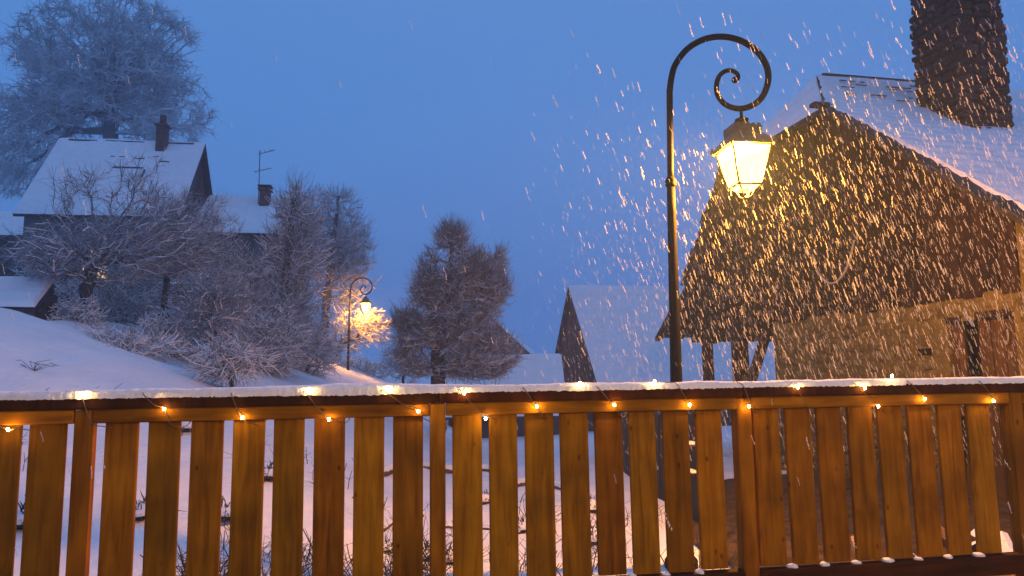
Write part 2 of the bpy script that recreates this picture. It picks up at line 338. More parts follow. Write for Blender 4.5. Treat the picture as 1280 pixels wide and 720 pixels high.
# ridge of snow on the top rail
nu, nv = 1800, 15
us = np.linspace(L0, L1, nu); th = np.linspace(-.12, math.pi+.12, nv)
hh = .016+.018*vnoise(us*1.1, us*0, 5)+.009*vnoise(us*6, us*0, 6)+.004*vnoise(us*45, us*0, 7)
wf = .067+.007*vnoise(us*3, us*0+4, 8)+.002*vnoise(us*30, us*0, 9)
V = np.zeros((nu, nv, 3))
for j, a in enumerate(th):
    rr = 1+.07*(vnoise(us*40, us*0+j*.9, 12)-.5)+.07*(vnoise(us*150, us*0+j*1.7, 13)-.5)
    ca, sa = math.cos(a), math.sin(a)
    V[:, j, 0] = us; V[:, j, 1] = .026-np.sign(ca)*abs(ca)**.6*wf*rr; V[:, j, 2] = Zcap1-.003+np.sign(sa)*(abs(sa)**.55)*hh*rr
V[:, 0, 2] -= .006*vnoise(us*110, us*0, 20); V[:, -1, 2] -= .006
rs = link('rail_snow', grid_mesh(V, nu, nv), 'railsnow', None, FO, (0, 0, FRZ)); tag(rs, 'thin ridge of fresh snow lying along the dark top rail', 'snow', kind='stuff')

# ------------------------------------------------------------------ string of fairy lights wound round the rail
string = empty('fairy_lights', FO, FRZ); tag(string, 'string of warm white fairy lights wound round the snowy top rail', 'string lights')
def fl(x, y, v):        # pixel -> fence local at depth v
    p = hit(x, y, FO+fnor*v, fnor)-FO; return Vector((p.dot(fdir), v, p.z))
wraps = [((-60, 497), (10, 537)), ((104, 500), (117, 531)), ((180, 494), (205, 511)), ((290, 495), (303, 522)), ((382, 490), (411, 524)), ((481, 489), (523, 514)), ((577, 490), (607, 521)),
         ((656, 487), (671, 508)), ((748, 485), (768, 506)), ((846, 480), (862, 506)), ((928, 481), (938, 508)), ((992, 481), (1011, 510)), ((1070, 481), (1098, 508)), ((1138, 479), (1156, 499)), ((1226, 478), (1242, 501)), ((1318, 477), (1335, 500))]
path = []
for (a, b) in wraps:
    A = fl(*a, -.055); B = fl(*b, -.050); mid = (A+B)/2 + Vector((.004, -.012, -.012))
    ztop = Zcap1+.018
    path += [Vector((A.x-.06, .05, ztop-.008)), Vector((A.x-.02, -.01, ztop)), A, mid, B, Vector((B.x+.03, -.040, Zr0-.012)), Vector((B.x+.08, .03, Zr0-.022)), Vector((B.x+.12, .105, (Zr0+Zcap1)/2))]
link('wire', sweep(catmull(path, 5), .0022, 6), 'wire', string)
bulb_m = lump(.0062, .0062, .0095, 1, 0, False); bulb_m.materials.append(M['bulb'])
hold_m = sweep([(0, 0, .008), (0, 0, .017)], [.0045, .003], 7); hold_m.materials.append(M['wire'])
bulbs = [(10, 537, 0), (205, 511, 0), (303, 522, 0), (411, 524, 0), (523, 514, 0), (580, 491, 0), (607, 523, 0), (671, 508, 0), (768, 506, 0), (862, 506, 0), (997, 484, 0), (1081, 485, 0), (1098, 508, 0), (1156, 499, 0), (1242, 501, 0), (936, 508, 0),
         (104, 492, 1), (485, 486, 1), (725, 479, 1), (818, 477, 1), (1115, 470, 1), (385, 487, 1)]
for x, y, top in bulbs:
    p = fl(x, y, -.062 if not top else -.057)
    b = link('bulb', bulb_m, None, string, p, (random.uniform(-.5, .5), random.uniform(-.5, .5), 0))
    if not top: link('bulb_holder', hold_m, None, b)

# ------------------------------------------------------------------ scroll street lamps
def lamp(name, base, s, path_px, glass, energy, label, rz):
    """local: x right in the scroll's plane, z up, origin at the pole foot; s scales the traced outline"""
    root = empty(name, base, rz); tag(root, label, 'street lamp', 'scroll lamps with lanterns')
    return root
YL = 7.0
Lb = P(842, 470, YL); Lb.z = tz(Lb.x, Lb.y)-.05
def lz(z): return z-Lb.z
def lp(x, y):           # pixel on the plane Y = YL -> lamp local coords
    p = P(x, y, YL); return Vector((p.x-Lb.x, 0, p.z-Lb.z))
tr = [(137, 300), (138, 265), (143, 230), (155, 192), (190, 147), (240, 118), (295, 110), (350, 122), (400, 155), (428, 200), (432, 245), (415, 290), (385, 316), (345, 326), (305, 314), (281, 285), (278, 250), (291, 222), (315, 211), (337, 219), (343, 234), (332, 242)]
tr = [(780+x/2.4, y/2.4) for x, y in tr]
foot = Vector((0, 0, 0)); colr = lp(838.5, 228)
sl = (colr.x)/(colr.z)     # pole leans very slightly, as in the photograph
def make_lamp():
    root = empty('street_lamp', Lb)
    parts = []
    z0 = 0; pole = []; rad = []
    for k in range(13):
        f = k/12; pole.append(colr*f); rad.append(.072-.033*f)
    link('pole', sweep(pole, rad, 14), 'iron', root)
    link('pole_base', sweep([(0, 0, 0), (0, 0, .12), (0, 0, .16), (0, 0, .55), (0, 0, .62), (0, 0, .66)], [.15, .15, .115, .10, .115, .075], 14), 'iron', root)
    c = colr
    link('collar', sweep([c+Vector((0, 0, dz)) for dz in (-.05, -.03, -.01, .01, .03, .055)], [.041, .056, .05, .058, .048, .034], 14), 'iron', root)
    pts = [c+Vector((0, 0, .04))] + [lp(x, y) for x, y in tr]
    cp = catmull(pts, 6); n = len(cp)
    r = [.031*(1-.42*max(0, (i/n-.55)/.45)) for i in range(n)]
    link('scroll_arm', sweep(cp, r, 12), 'iron', root)
    link('scroll_end', lump(.034, .03, .034, 2, 0, False), 'iron', root, lp(780+333/2.4, 240/2.4))
    lan = empty('lantern', lp(926.5, 141), math.radians(8)); lan.parent = root; lan.scale = (.88, .88, 1)
    def sq(z, h): return [(-h, -h, z), (h, -h, z), (h, h, z), (-h, h, z)]
    def frust(name, levels, mat, bev=0):
        bm = bmesh.new(); rings = [[bm.verts.new(p) for p in sq(z, h)] for z, h in levels]
        for a, b in zip(rings[:-1], rings[1:]):
            for j in range(4): bm.faces.new((a[j], a[(j+1) % 4], b[(j+1) % 4], b[j]))
        bm.faces.new(rings[0][::-1]); bm.faces.new(rings[-1]); bmesh.ops.recalc_face_normals(bm, faces=bm.faces[:])
        return link(name, mesh_of(bm), mat, lan)
    U = .00758   # metres in one pixel of the photograph at the lamp
    zt = lambda y: (141-y)*U
    link('hook', sweep([(0, 0, .03), (0, 0, zt(147)), (0, 0, zt(150)), (0, 0, zt(153.5)), (0, 0, zt(156))], [.018, .018, .075, .075, .03], 14), 'iron', lan)
    frust('lantern_roof', [(zt(190), .248), (zt(187), .252), (zt(181), .225), (zt(172), .150), (zt(171), .150), (zt(163), .155), (zt(162), .13), (zt(156), .05)], 'lantern')
    for j in range(4):          # pierced cresting round the roof tier
        for q in range(5):
            a = (q-2)*.06; p = Vector((a, -.152, zt(162))); R = Matrix.Rotation(j*math.pi/2, 3, 'Z')
            link('crest_tooth', box((0, 0, 0), (.026, .014, .03), 0), 'lantern', lan, R @ p, (0, 0, j*math.pi/2))
    for j in range(4):          # corner ears
        a = math.pi/4+j*math.pi/2
        link('corner_ear', sweep([(math.cos(a)*.33, math.sin(a)*.33, zt(190)), (math.cos(a)*.365, math.sin(a)*.365, zt(186)), (math.cos(a)*.355, math.sin(a)*.355, zt(181))], [.022, .02, .008], 7), 'lantern', lan)
    T, B, zT, zB = .222, .132, zt(190), zt(238)
    zB2 = zt(245)
    for j in range(4):
        R = Matrix.Rotation(j*math.pi/2, 3, 'Z')
        q = [R @ Vector(v) for v in ((-T+.012, -T, zT), (T-.012, -T, zT), (B-.01, -B, zB), (-B+.01, -B, zB))]
        bm = bmesh.new(); bm.faces.new([bm.verts.new(v) for v in q]); link('pane', mesh_of(bm), 'lampglass', lan)
        q = [R @ Vector(v) for v in ((-B, -B, zB-.012), (B, -B, zB-.012), (.075, -.075, zB2), (-.075, -.075, zB2))]
        bm = bmesh.new(); bm.faces.new([bm.verts.new(v) for v in q]); link('lower_pane', mesh_of(bm), 'lampglass', lan)
        c0 = R @ Vector((T, -T, zT)); c1 = R @ Vector((B, -B, zB)); c2 = R @ Vector((.075, -.075, zB2))
        link('corner_bar', sweep([c0, c1, c2], [.011, .011, .009], 6), 'lantern', lan)
        a0 = R @ Vector((-B, -B, zB-.006)); a1 = R @ Vector((B, -B, zB-.006)); link('bottom_bar', sweep([a0, a1], .011, 6), 'lantern', lan)
        a0 = R @ Vector((-T, -T, zT+.004)); a1 = R @ Vector((T, -T, zT+.004)); link('top_bar', sweep([a0, a1], .012, 6), 'lantern', lan)
        c3 = R @ Vector((.07, -.07, zB2)); c4 = R @ Vector((.05, -.05, zt(252))); c5 = R @ Vector((.022, -.022, zt(254)))
        link('base_cage_bar', sweep([c3, c4, c5], .007, 6), 'lantern', lan)
    link('base_finial', sweep([(0, 0, zt(252)), (0, 0, zt(254)), (0, 0, zt(256))], [.012, .034, .01], 10), 'lantern', lan)
    return root, lan, zt
def lamp_light(parent, loc, energy, radius, col=LAMP_COL):
    l = bpy.data.lights.new('lamp_light', 'POINT'); l.energy = energy; l.color = col; l.shadow_soft_size = radius
    o = bpy.data.objects.new('lamp_light', l); C.objects.link(o); o.parent = parent; o.location = loc; return o
main, lan, zt = make_lamp(); tag(main, 'tall black scroll street lamp with lit lantern beside the barn', 'street lamp', 'scroll street lamps')
lamp_light(lan, (0, 0, zt(203)), 2300, .06)
# the same lamp farther off among the trees
def copy_tree(o, parent=None):
    c = o.copy(); C.objects.link(c); c.parent = parent
    for ch in list(o.children):
        if ch.type == 'LIGHT': continue
        copy_tree(ch, c)
    return c
far = copy_tree(main); YF = 33.0
tgt = P(457, 384, YF); off = lan.location + Vector((0, 0, zt(212)))
far.location = (tgt.x-off.x, YF, tgt.z-off.z); tag(far, 'distant street lamp glowing yellow behind the bare trees', 'street lamp', 'scroll street lamps')
flan = [c for c in far.children if c.name.startswith('lantern')][0]
gm = {}
for c in flan.children:
    if c.name.startswith(('pane', 'lower_pane')):
        c.data = c.data.copy(); c.data.materials[0] = M['lampglass2']
lamp_light(flan, (0, 0, zt(212)), 1000, .10)
far.scale.z = 1.0
# its foot reaches the ground: lengthen the pole by a plinth
fz = tz(far.location.x, YF)
link('plinth', sweep([(0, 0, fz-far.location.z-.1), (0, 0, .05)], [.16, .14], 12), 'iron', far) if far.location.z > fz else None

# ------------------------------------------------------------------ lamp on the house behind the photographer, lighting the terrace side of the fence
fac = empty('house_facade', (0, -3.3, 0), FRZ); tag(fac, 'cream house wall at the back of the terrace', 'house')
link('wall', box((0, -.12, 1.6), (9, .24, 3.2), .01), 'facade', fac)
link('door', box((-1.2, .02, 1.05), (.95, .05, 2.1), .01), 'door', fac)
wl = empty('wall_lantern', (3.4, -2.52, 2.3), FRZ); tag(wl, 'lit wall lantern on the cream house wall', 'wall lamp')
link('bracket', sweep([(0, -.20, .02), (0, -.08, .05), (0, 0, .03)], .012, 8), 'iron', wl)
link('back_plate', box((0, -.195, 0), (.12, .02, .2), .004), 'iron', wl)
link('shade', sweep([(0, 0, .03), (0, 0, 0), (0, 0, -.10), (0, 0, -.15), (0, 0, -.14), (0, 0, -.06)], [.02, .06, .20, .225, .215, .1], 20), 'iron', wl)  # unseen shade, made deep and wide to cut the lamp's upward light
link('glass', sweep([(0, 0, -.10), (0, 0, -.25)], [.09, .07], 12), 'lampglass', wl)
lamp_light(wl, (0, 0, -.165), 1250, .04, (1.0, .60, .20))

# ------------------------------------------------------------------ barn on the right (local: x along the ridge, y along the gable away from the camera)
HR = math.radians(12); HS = 12.0
GB = tz(5.3, 11)-.05
Np = P(1030, 135, HS)                               # near corner of the half-hip
barn = empty('stone_barn', (Np.x, Np.y, GB), HR); tag(barn, 'stone and timber barn with steep snowy roof and stone chimney', 'barn')
zN = Np.z-GB; yF = 3.35; SR = .757; SLf = 1.03; yR = 1.93; zRdg = zN+SR*yR; xP = 1.25; LEN = 11.0
yE = -5.6; zE = zN+SR*yE; yK = 5.5; zK = zN-SLf*(yK-yF); yW = 7.35; zW = zK-.62*(yW-yK)
def rl(y):             # roof underside height at gable position y
    if y < 0: return zN+SR*y
    if y <= yF: return zN
    if y <= yK: return zN-SLf*(y-yF)
    return zK-.62*(y-yK)
wx = .22               # gable wall plane behind the verge
zB = 2.85; yC = 2.31
bm_ = Matrix.Translation((Np.x, Np.y, GB)) @ Matrix.Rotation(HR, 4, 'Z')
def ypx(x, xl, y=440): return (bm_.inverted() @ hit(x, y, bm_ @ Vector((xl, 0, 0)), bm_.to_3x3() @ Vector((-1, 0, 0)))).y
yD0 = ypx(1186, wx); yD1 = ypx(1272, wx); print('door', yD0, yD1)
# vertical boards
y = -3.2; k = 0; bw = .285
while y < 5.75:
    w = bw*random.uniform(.85, 1.12); y1 = min(y+w, 5.8)
    zb = zB-.12+random.uniform(-.05, .04)-(.22 if y > yC else 0)
    pts = [(0, y+.006, zb), (0, y1-.006, zb), (0, y1-.006, rl(y1)-.03), (0, y+.006, rl(y)-.03)]
    if y < 0 < y1: pts.insert(3, (0, 0, zN-.03))
    if y < yF < y1: pts.insert(3, (0, yF, zN-.03))
    xo = wx-.03+random.uniform(-.012, .012)
    link('board', poly_prism([(xo, b, c) for _, b, c in pts], (.03, 0, 0)), 'barnboard', barn); y = y1; k += 1
# masonry wall with door opening
def wallbox(y0, y1, z0, z1, name='wall', x0=wx, t=.5, mat='mortar'):
    return link(name, box((x0+t/2, (y0+y1)/2, (z0+z1)/2), (t, y1-y0, z1-z0), 0), mat, barn)
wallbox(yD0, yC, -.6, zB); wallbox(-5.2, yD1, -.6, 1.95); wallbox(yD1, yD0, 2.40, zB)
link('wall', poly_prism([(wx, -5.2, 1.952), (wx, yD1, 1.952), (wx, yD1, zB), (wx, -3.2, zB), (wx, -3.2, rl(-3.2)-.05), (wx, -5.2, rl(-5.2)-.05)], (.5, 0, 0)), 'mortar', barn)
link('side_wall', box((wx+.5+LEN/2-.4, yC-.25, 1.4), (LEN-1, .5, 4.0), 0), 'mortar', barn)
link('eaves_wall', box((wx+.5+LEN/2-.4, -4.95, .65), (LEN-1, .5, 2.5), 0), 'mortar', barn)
link('door_recess', box((wx+.42, (yD0+yD1)/2, .9), (.1, yD0-yD1, 2.98), 0), 'dark', barn)  # dark panel paints the unlit interior seen through the door gap
for (a, b, nb) in ((yD0-.01, ypx(1207, wx+.05), 2), (ypx(1226, wx+.05), yD1+.01, 3)):
    for q in range(nb):
        ya = a+(b-a)*q/nb; yb = a+(b-a)*(q+1)/nb
        link('door_board', box((wx+.06+random.uniform(-.006, .006), (ya+yb)/2, .9), (.04, abs(yb-ya)-.012, 2.96), .004), 'door', barn)
link('lintel', box((wx+.06, (yD0+ypx(1203, wx))/2, 2.43), (.2, .3, .07), .01), 'beam', barn); link('lintel', box((wx+.06, (yD1+ypx(1222, wx))/2, 2.45), (.2, .55, .09), .01), 'beam', barn)
hy = ypx(1256, wx, 412)
link('door_hook', sweep(catmull([(wx+.03, hy, 2.22), (wx-.0, hy-.04, 2.24), (wx-.01, hy-.05, 2.14), (wx+.01, hy, 2.06), (wx+.03, hy+.03, 2.11)]  , 4), .006, 6), 'cable', barn)
link('vent', box((wx+.0, -1.55, 2.02), (.03, .26, .10), .005), 'dark', barn)  # near-black box paints the shade inside a small wall niche
# rubble stones bedded in the mortar
stones = []
for q in range(9):
    bm = bmesh.new(); box_bm(bm, (0, 0, 0), (1, 1, 1)); bmesh.ops.bevel(bm, geom=bm.edges[:], offset=.22, segments=1, affect='EDGES')
    for v in bm.verts: v.co += Vector((random.uniform(-1, 1), random.uniform(-1, 1), random.uniform(-1, 1)))*.06
    me = mesh_of(bm, 'stone', True); stones.append(me)
stoneW = [s.copy() for s in stones]; stoneC = [s.copy() for s in stones]
for s in stoneW: s.materials.append(M['stone'])
for s in stoneC: s.materials.append(M['chimstone'])
def lay(y0, y1, z0, z1, course, wmin, wmax, fn, skip=None, dens=1.0):
    z = z0; cnt = 0
    while z < z1-.04:
        h = course*random.uniform(.8, 1.25); y = y0+random.uniform(-.05, .05)
        while y < y1-.03:
            w = random.uniform(wmin, wmax); w = min(w, y1-y)
            if w > .06 and random.random() < dens and not (skip and skip(y+w/2, z+h/2)):
                fn(y+w/2, z+h/2, w-.02, h-.02); cnt += 1
            y += w
        z += h
    return cnt
def wall_stone(yc, zc, w, h):
    o = link('stone', random.choice(stoneW), None, barn, (wx+.042, yc, zc), (random.uniform(-.05, .05), random.uniform(-.08, .08), random.uniform(-.08, .08)))
    o.scale = (random.uniform(.10, .15), w*1.04, h*1.04)
nst = lay(-4.6, yC, -.1, zB-.25, .18, .2, .44, wall_stone, lambda y, z: (yD1-.15 < y < yD0+.15 and z < 2.55) or random.random() < .12)
# posts, beam and brace of the open porch
for yp, w in ((3.87, .27), (5.36, .2)):
    link('porch_post', box((wx+.14, yp, 1.25), (w, w, 3.0), .012), 'beam', barn)
link('porch_beam', box((wx+.15, (yC+5.85)/2, 2.66), (.22, 5.85-yC-.02, .22), .012), 'beam', barn)
a = Vector((wx+.14, 3.74, 1.25)); b = Vector((wx+.14, 2.75, 2.62)); d = (b-a)
link('porch_brace', box((0, 0, 0), (.15, .17, d.length), .012, Vector((0, 0, 1)).rotation_difference(d).to_matrix()), 'beam', barn, (a+b)/2)
link('porch_beam', box((LEN*.5, 5.6, 2.66), (LEN-1, .2, .2), .01), 'beam', barn)
for q in range(5):      # rafter tails under the far eave
    xx = -.1+q*.55
    link('rafter_tail', poly_prism([(xx, yW-1.3, zW+.75), (xx, yW-.02, zW-.06), (xx, yW-.02, zW-.16), (xx, yW-.55, zW-.02), (xx, yW-1.3, zW+.5)], (.13, 0, 0)), 'beam', barn)
# roof decks
def quad_slab(name, pts, t, mat): 
    pts = [Vector(p) for p in pts]; n = (pts[1]-pts[0]).cross(pts[2]-pts[0]).normalized()
    if n.z < 0: n = -n
    return link(name, poly_prism([p-n*t for p in pts], n*t), mat, barn)
quad_slab('roof_slope', [(-.0, 0, zN), (-.0, yE, zE), (LEN, yE, zE), (LEN, yR, zRdg), (xP, yR, zRdg)], .09, 'slate')
quad_slab('roof_slope', [(-.0, yF, zN), (-.0, yK, zK), (LEN, yK, zK), (LEN, yR, zRdg), (xP, yR, zRdg)], .09, 'slate')
quad_slab('roof_slope', [(-.0, yK, zK), (-.0, yW, zW), (LEN, yW, zW), (LEN, yK, zK)], .09, 'slate')
quad_slab('roof_slope', [(-.06, -.12, zN-.03), (-.06, yF+.12, zN-.03), (xP, yR, zRdg)], .09, 'slate')
# overlapping verge slates: the ragged edge over the gable
vm = [box((0, 0, 0), (.30, .30, .022), .004, jitter=.012) for _ in range(5)]
for v_ in vm: v_.materials.append(M['slate'])
ang = math.atan(SR); n = 0; yy = -.1
while yy > yE:
    o = link('verge_slate', random.choice(vm), None, barn, (.02+random.uniform(-.05, .03), yy, zN+SR*yy+.035+random.uniform(0, .02)), (ang+random.uniform(.02, .14), random.uniform(-.06, .06), random.uniform(-.12, .12)))
    o.scale = (random.uniform(.9, 1.3), random.uniform(.85, 1.15), 1); yy -= .15
ang = -math.atan(SLf); yy = yF+.1
while yy < yK:
    o = link('verge_slate', random.choice(vm), None, barn, (.02+random.uniform(-.05, .03), yy, zN-SLf*(yy-yF)+.035), (ang-random.uniform(.02, .1), random.uniform(-.06, .06), random.uniform(-.12, .12))); yy += .17
link('ridge_finial', box((-.1, -.03, zN+.03), (.3, .16, .07), .01), 'slate', barn)
# snow on the near slope, stepped where it lies over the slate courses
nx_, ny_ = 120, 150
sl_len = (yR-yE); ysn = np.linspace(yR, yE, ny_)
Vx = np.zeros((nx_, ny_, 3))
for j, yv in enumerate(ysn):
    x0 = xP*max(0, yv)/yR + .03 if yv > 0 else .03
    edge = .06*vnoise(np.array([yv*7.0]), np.array([0.]), 31)[0]-.02
    xv = np.linspace(x0+edge, LEN, nx_)
    # column spacing denser near the verge
    tt = np.linspace(0, 1, nx_)**1.25; xv = x0+edge+(LEN-x0-edge)*tt
    fr = ((yR-yv)/.205) % 1.0
    thick = .055+.020*fr+.05*(vnoise(xv*.7, xv*0+yv*.7, 33)-.3)+.020*(vnoise(xv*4, xv*0+yv*4, 34)-.5)
    # wind-scoured courses near the ridge left of the chimney
    sc = np.exp(-((xv-2.8)/1.2)**2-((yv-yR+.7)/.55)**2)
    thick = np.maximum(thick-sc*(.080+.05*vnoise(xv*2.2, xv*0+yv*5, 36))*(1.2-fr), -.012)
    thick[:2] *= .35
    Vx[:, j, 0] = xv; Vx[:, j, 1] = yv+thick*.6*(-1); Vx[:, j, 2] = zN+SR*yv+.004+np.maximum(thick, -.02)*.8
o = link('roof_snow', grid_mesh(Vx[:, ::-1].copy(), nx_, ny_), 'snow', barn)
def snow_sheet(pts_fn, nu_, nv_, name, parent, mat='snow', seed=0, th=.07):
    V = np.zeros((nu_, nv_, 3))
    for i in range(nu_):
        for j in range(nv_):
            V[i, j] = pts_fn(i/(nu_-1), j/(nv_-1))
    return V
def plane_snow(name, a, b, c, d, parent, n=(40, 30), th=.07, mat='snow', seed=0):   # bilinear a-b (top), d-c (bottom)
    a, b, c, d = [np.array(v, float) for v in (a, b, c, d)]
    u, v = np.meshgrid(np.linspace(0, 1, n[0]), np.linspace(0, 1, n[1]), indexing='ij'); u = u[..., None]; v = v[..., None]
    Pp = (a*(1-u)+b*u)*(1-v)+(d*(1-u)+c*u)*v
    nn = np.cross(b-a, d-a); 
    if np.linalg.norm(nn) < 1e-6: nn = np.cross(c-d, d-a)
    nn = nn/np.linalg.norm(nn); nn = nn if nn[2] > 0 else -nn
    t = th*(.7+.6*vnoise(Pp[..., 0]*1.1+seed, Pp[..., 1]*1.1+Pp[..., 2], seed)+.25*(vnoise(Pp[..., 0]*5, Pp[..., 1]*5+Pp[..., 2]*5, seed+1)-.5))
    edge = np.ones(n); edge[0, :] = edge[-1, :] = .25; edge[:, -1] = .25
    Pp = Pp+nn*(t*edge)[..., None]+nn*.004
    F = grid_mesh(Pp, n[0], n[1])
    if F.polygons[0].normal.z < 0: F.flip_normals()
    return link(name, F, mat, parent)
plane_snow('roof_snow', (0.0, yF/2, zRdg-.9), (xP-.02, yR, zRdg+.03), (xP, yR, zRdg+.03), (0, 0, zN), barn, (4, 4)) if False else None
plane_snow('roof_snow', (xP, yR, zRdg), (xP+.01, yR, zRdg), (-.02, yF, zN), (-.02, 0, zN), barn, (24, 24), .05, seed=5)
plane_snow('roof_snow', (xP, yR, zRdg), (LEN, yR, zRdg), (LEN, yF, zN), (.02, yF, zN), barn, (40, 20), .07, seed=6)
plane_snow('roof_snow', (.02, yF, zN), (LEN, yF, zN), (LEN, yK, zK), (.02, yK, zK), barn, (40, 20), .07, seed=7)
plane_snow('roof_snow', (.02, yK, zK), (LEN, yK, zK), (LEN, yW, zW), (.02, yW, zW), barn, (40, 12), .08, seed=8)
for q in range(26):      # slate edges showing dark where the wind has swept the snow thin
    yv = yR-.42-.205*int(abs(random.gauss(0, 3)))-random.uniform(0, .03); xv = xP*max(yv, 0)/yR+random.uniform(.5, 3.0); w_ = random.uniform(.06, .32)
    link('bare_slate', box((0, 0, 0), (w_, .022, .018), .003), 'slate', barn, (xv, yv-.05, zN+SR*yv+.062), (math.atan(SR), 0, random.uniform(-.03, .03)))
link('ridge_cap', box((xP+1.2, yR, zRdg+.015), (2.2, .22, .07), .015), 'slate', barn)
# stone chimney standing on the near slope
bw_m = barn.matrix_basis if False else Matrix.Translation((Np.x, Np.y, GB)) @ Matrix.Rotation(HR, 4, 'Z'); bw_i = bw_m.inverted()
rn = (bw_m.to_3x3() @ Vector((0, -SR, 1))).normalized(); r0 = bw_m @ Vector((0, 0, zN+.06))
Cc = bw_i @ hit(1213, 161, r0, rn)
def solve(fn, target):
    lo, hi = 0.05, 3.0
    for _ in range(40):
        mid = (lo+hi)/2
        if fn(mid) < target: lo = mid
        else: hi = mid
    return lo
cw = solve(lambda w: proj(bw_m @ (Cc+Vector((w, 0, 0))))[0], 1264)
cd = solve(lambda w: -proj(bw_m @ (Cc+Vector((0, w, SR*w))))[0], -1150)
print('chimney', Cc, cw, cd)
ctop = 12.3
chim = link('chimney', box((Cc.x+cw/2, Cc.y+cd/2, (Cc.z-.8+ctop)/2), (cw-.10, cd-.10, ctop-Cc.z+.8), 0), 'mortar', barn)
chim.data.materials[0] = M['chimstone']
def ch_front(a, z, w, h):
    if z < Cc.z-.05: return
    o = link('stone', random.choice(stoneC), None, chim, (Cc.x+a, Cc.y+.03, z), (random.uniform(-.06, .06), random.uniform(-.05, .05), random.uniform(-.08, .08))); o.scale = (w*1.02, .2, h*1.05)
def ch_left(a, z, w, h):
    if z < Cc.z+SR*a-.12: return
    o = link('stone', random.choice(stoneC), None, chim, (Cc.x+.03, Cc.y+a, z), (random.uniform(-.05, .05), random.uniform(-.06, .06), random.uniform(-.08, .08))); o.scale = (.2, w*1.02, h*1.05)
lay(-.03, cw+.04, Cc.z-.1, ctop-1.2, .15, .18, .34, ch_front); lay(-.03, cd+.04, Cc.z-.1, ctop-1.2, .15, .18, .34, ch_left)
def ch_right(a, z, w, h):
    if z < Cc.z+SR*a-.12: return
    o = link('stone', random.choice(stoneC), None, chim, (Cc.x+cw-.03, Cc.y+a, z), (0, random.uniform(-.06, .06), random.uniform(-.08, .08))); o.scale = (.2, w*1.02, h*1.05)
lay(-.03, cd*.3, Cc.z-.1, ctop-1.2, .17, .22, .34, ch_right)
# pale cable looped on the gable boards
cb = [hit(x, y, bw_m @ Vector((wx-.06, 0, 0)), (bw_m.to_3x3() @ Vector((-1, 0, 0)))) for x, y in ((1016, 318), (1020, 335), (1030, 350), (1042, 354), (1054, 343), (1062, 325), (1068, 300))]
c0 = cb[0].copy(); tag(link('hanging_cable', sweep(catmull([p-c0 for p in cb], 5), .02, 6), 'cable', None, c0), 'pale cable hanging in a loop on the dark barn boards', 'cable')

# ------------------------------------------------------------------ houses
def house(name, label, loc, rz, Lx, D, z0, zr, slope, wall_mat, gable_mat, over=.25, gable_left=False, cat='house'):
    """ridge along local x from 0 to Lx at height zr; near eave at y=-D, far at y=+D; z0 ground"""
    h = empty(name, loc, rz); tag(h, label, cat)
    ze = zr-slope*D
    De = D-over
    link('wall', box((Lx/2, -De+.15, (z0+zr-slope*De-.12)/2), (Lx-.5, .3, zr-slope*De-.12-z0), 0), wall_mat, h)
    link('wall', box((Lx/2, De-.15, (z0+zr-slope*De-.12)/2), (Lx-.5, .3, zr-slope*De-.12-z0), 0), wall_mat, h)
    for xg in (.26, Lx-.26-.2):
        link('gable_base', box((xg+.1, 0, (z0+zr-slope*De-.14)/2), (.2, 2*De-.62, zr-slope*De-.14-z0), 0), wall_mat, h)
        zb = zr-slope*De-.14; n = max(6, int(2*De/.35)); 
        for q in range(n):      # gable boards
            ya = -De+2*De*q/n; yb = -De+2*De*(q+1)/n
            pts = [(xg, ya+.006, zb), (xg, yb-.006, zb), (xg, yb-.006, zr-slope*abs(yb)-.12), (xg, ya+.006, zr-slope*abs(ya)-.12)]
            if pts[2][2]-zb < .02 and pts[3][2]-zb < .02: continue
            pts = [(a, b, max(c, zb+.005)) for a, b, c in pts]
            if ya < 0 < yb: pts.insert(3, (xg, 0, zr-.12))
            link('gable_board', poly_prism(pts, (.2+random.uniform(0, .02), 0, 0)), gable_mat, h)
    for s in (-1, 1):
        P4 = [Vector((0, 0, zr)), Vector((Lx, 0, zr)), Vector((Lx, s*D, ze)), Vector((0, s*D, ze))]
        nn = (P4[1]-P4[0]).cross(P4[3]-P4[0]).normalized(); nn = nn if nn.z > 0 else -nn
        rf = link('roof', poly_prism([p-nn*.1 for p in P4], nn*.1), 'slate', h)
        plane_snow('roof_snow', P4[0], P4[1], P4[2], P4[3], rf, (50, 30), .07, seed=int(abs(loc[0])*7)+s)
    return h
def window(h, x, y, z, w, hh, mat='pane', face=-1, name='window'):
    f = link(name, box((0, 0, 0), (w+.16, .06, hh+.16), .01), 'frame', h, (x, y, z))
    for s in (-1, 1):
        link('window_pane', box((s*w/4, face*.035, 0), (w/2-.04, .02, hh-.06), 0), mat, f)
    link('sill', box((0, face*.07, -hh/2-.1), (w+.25, .12, .05), .005), 'snow', f)
    return f
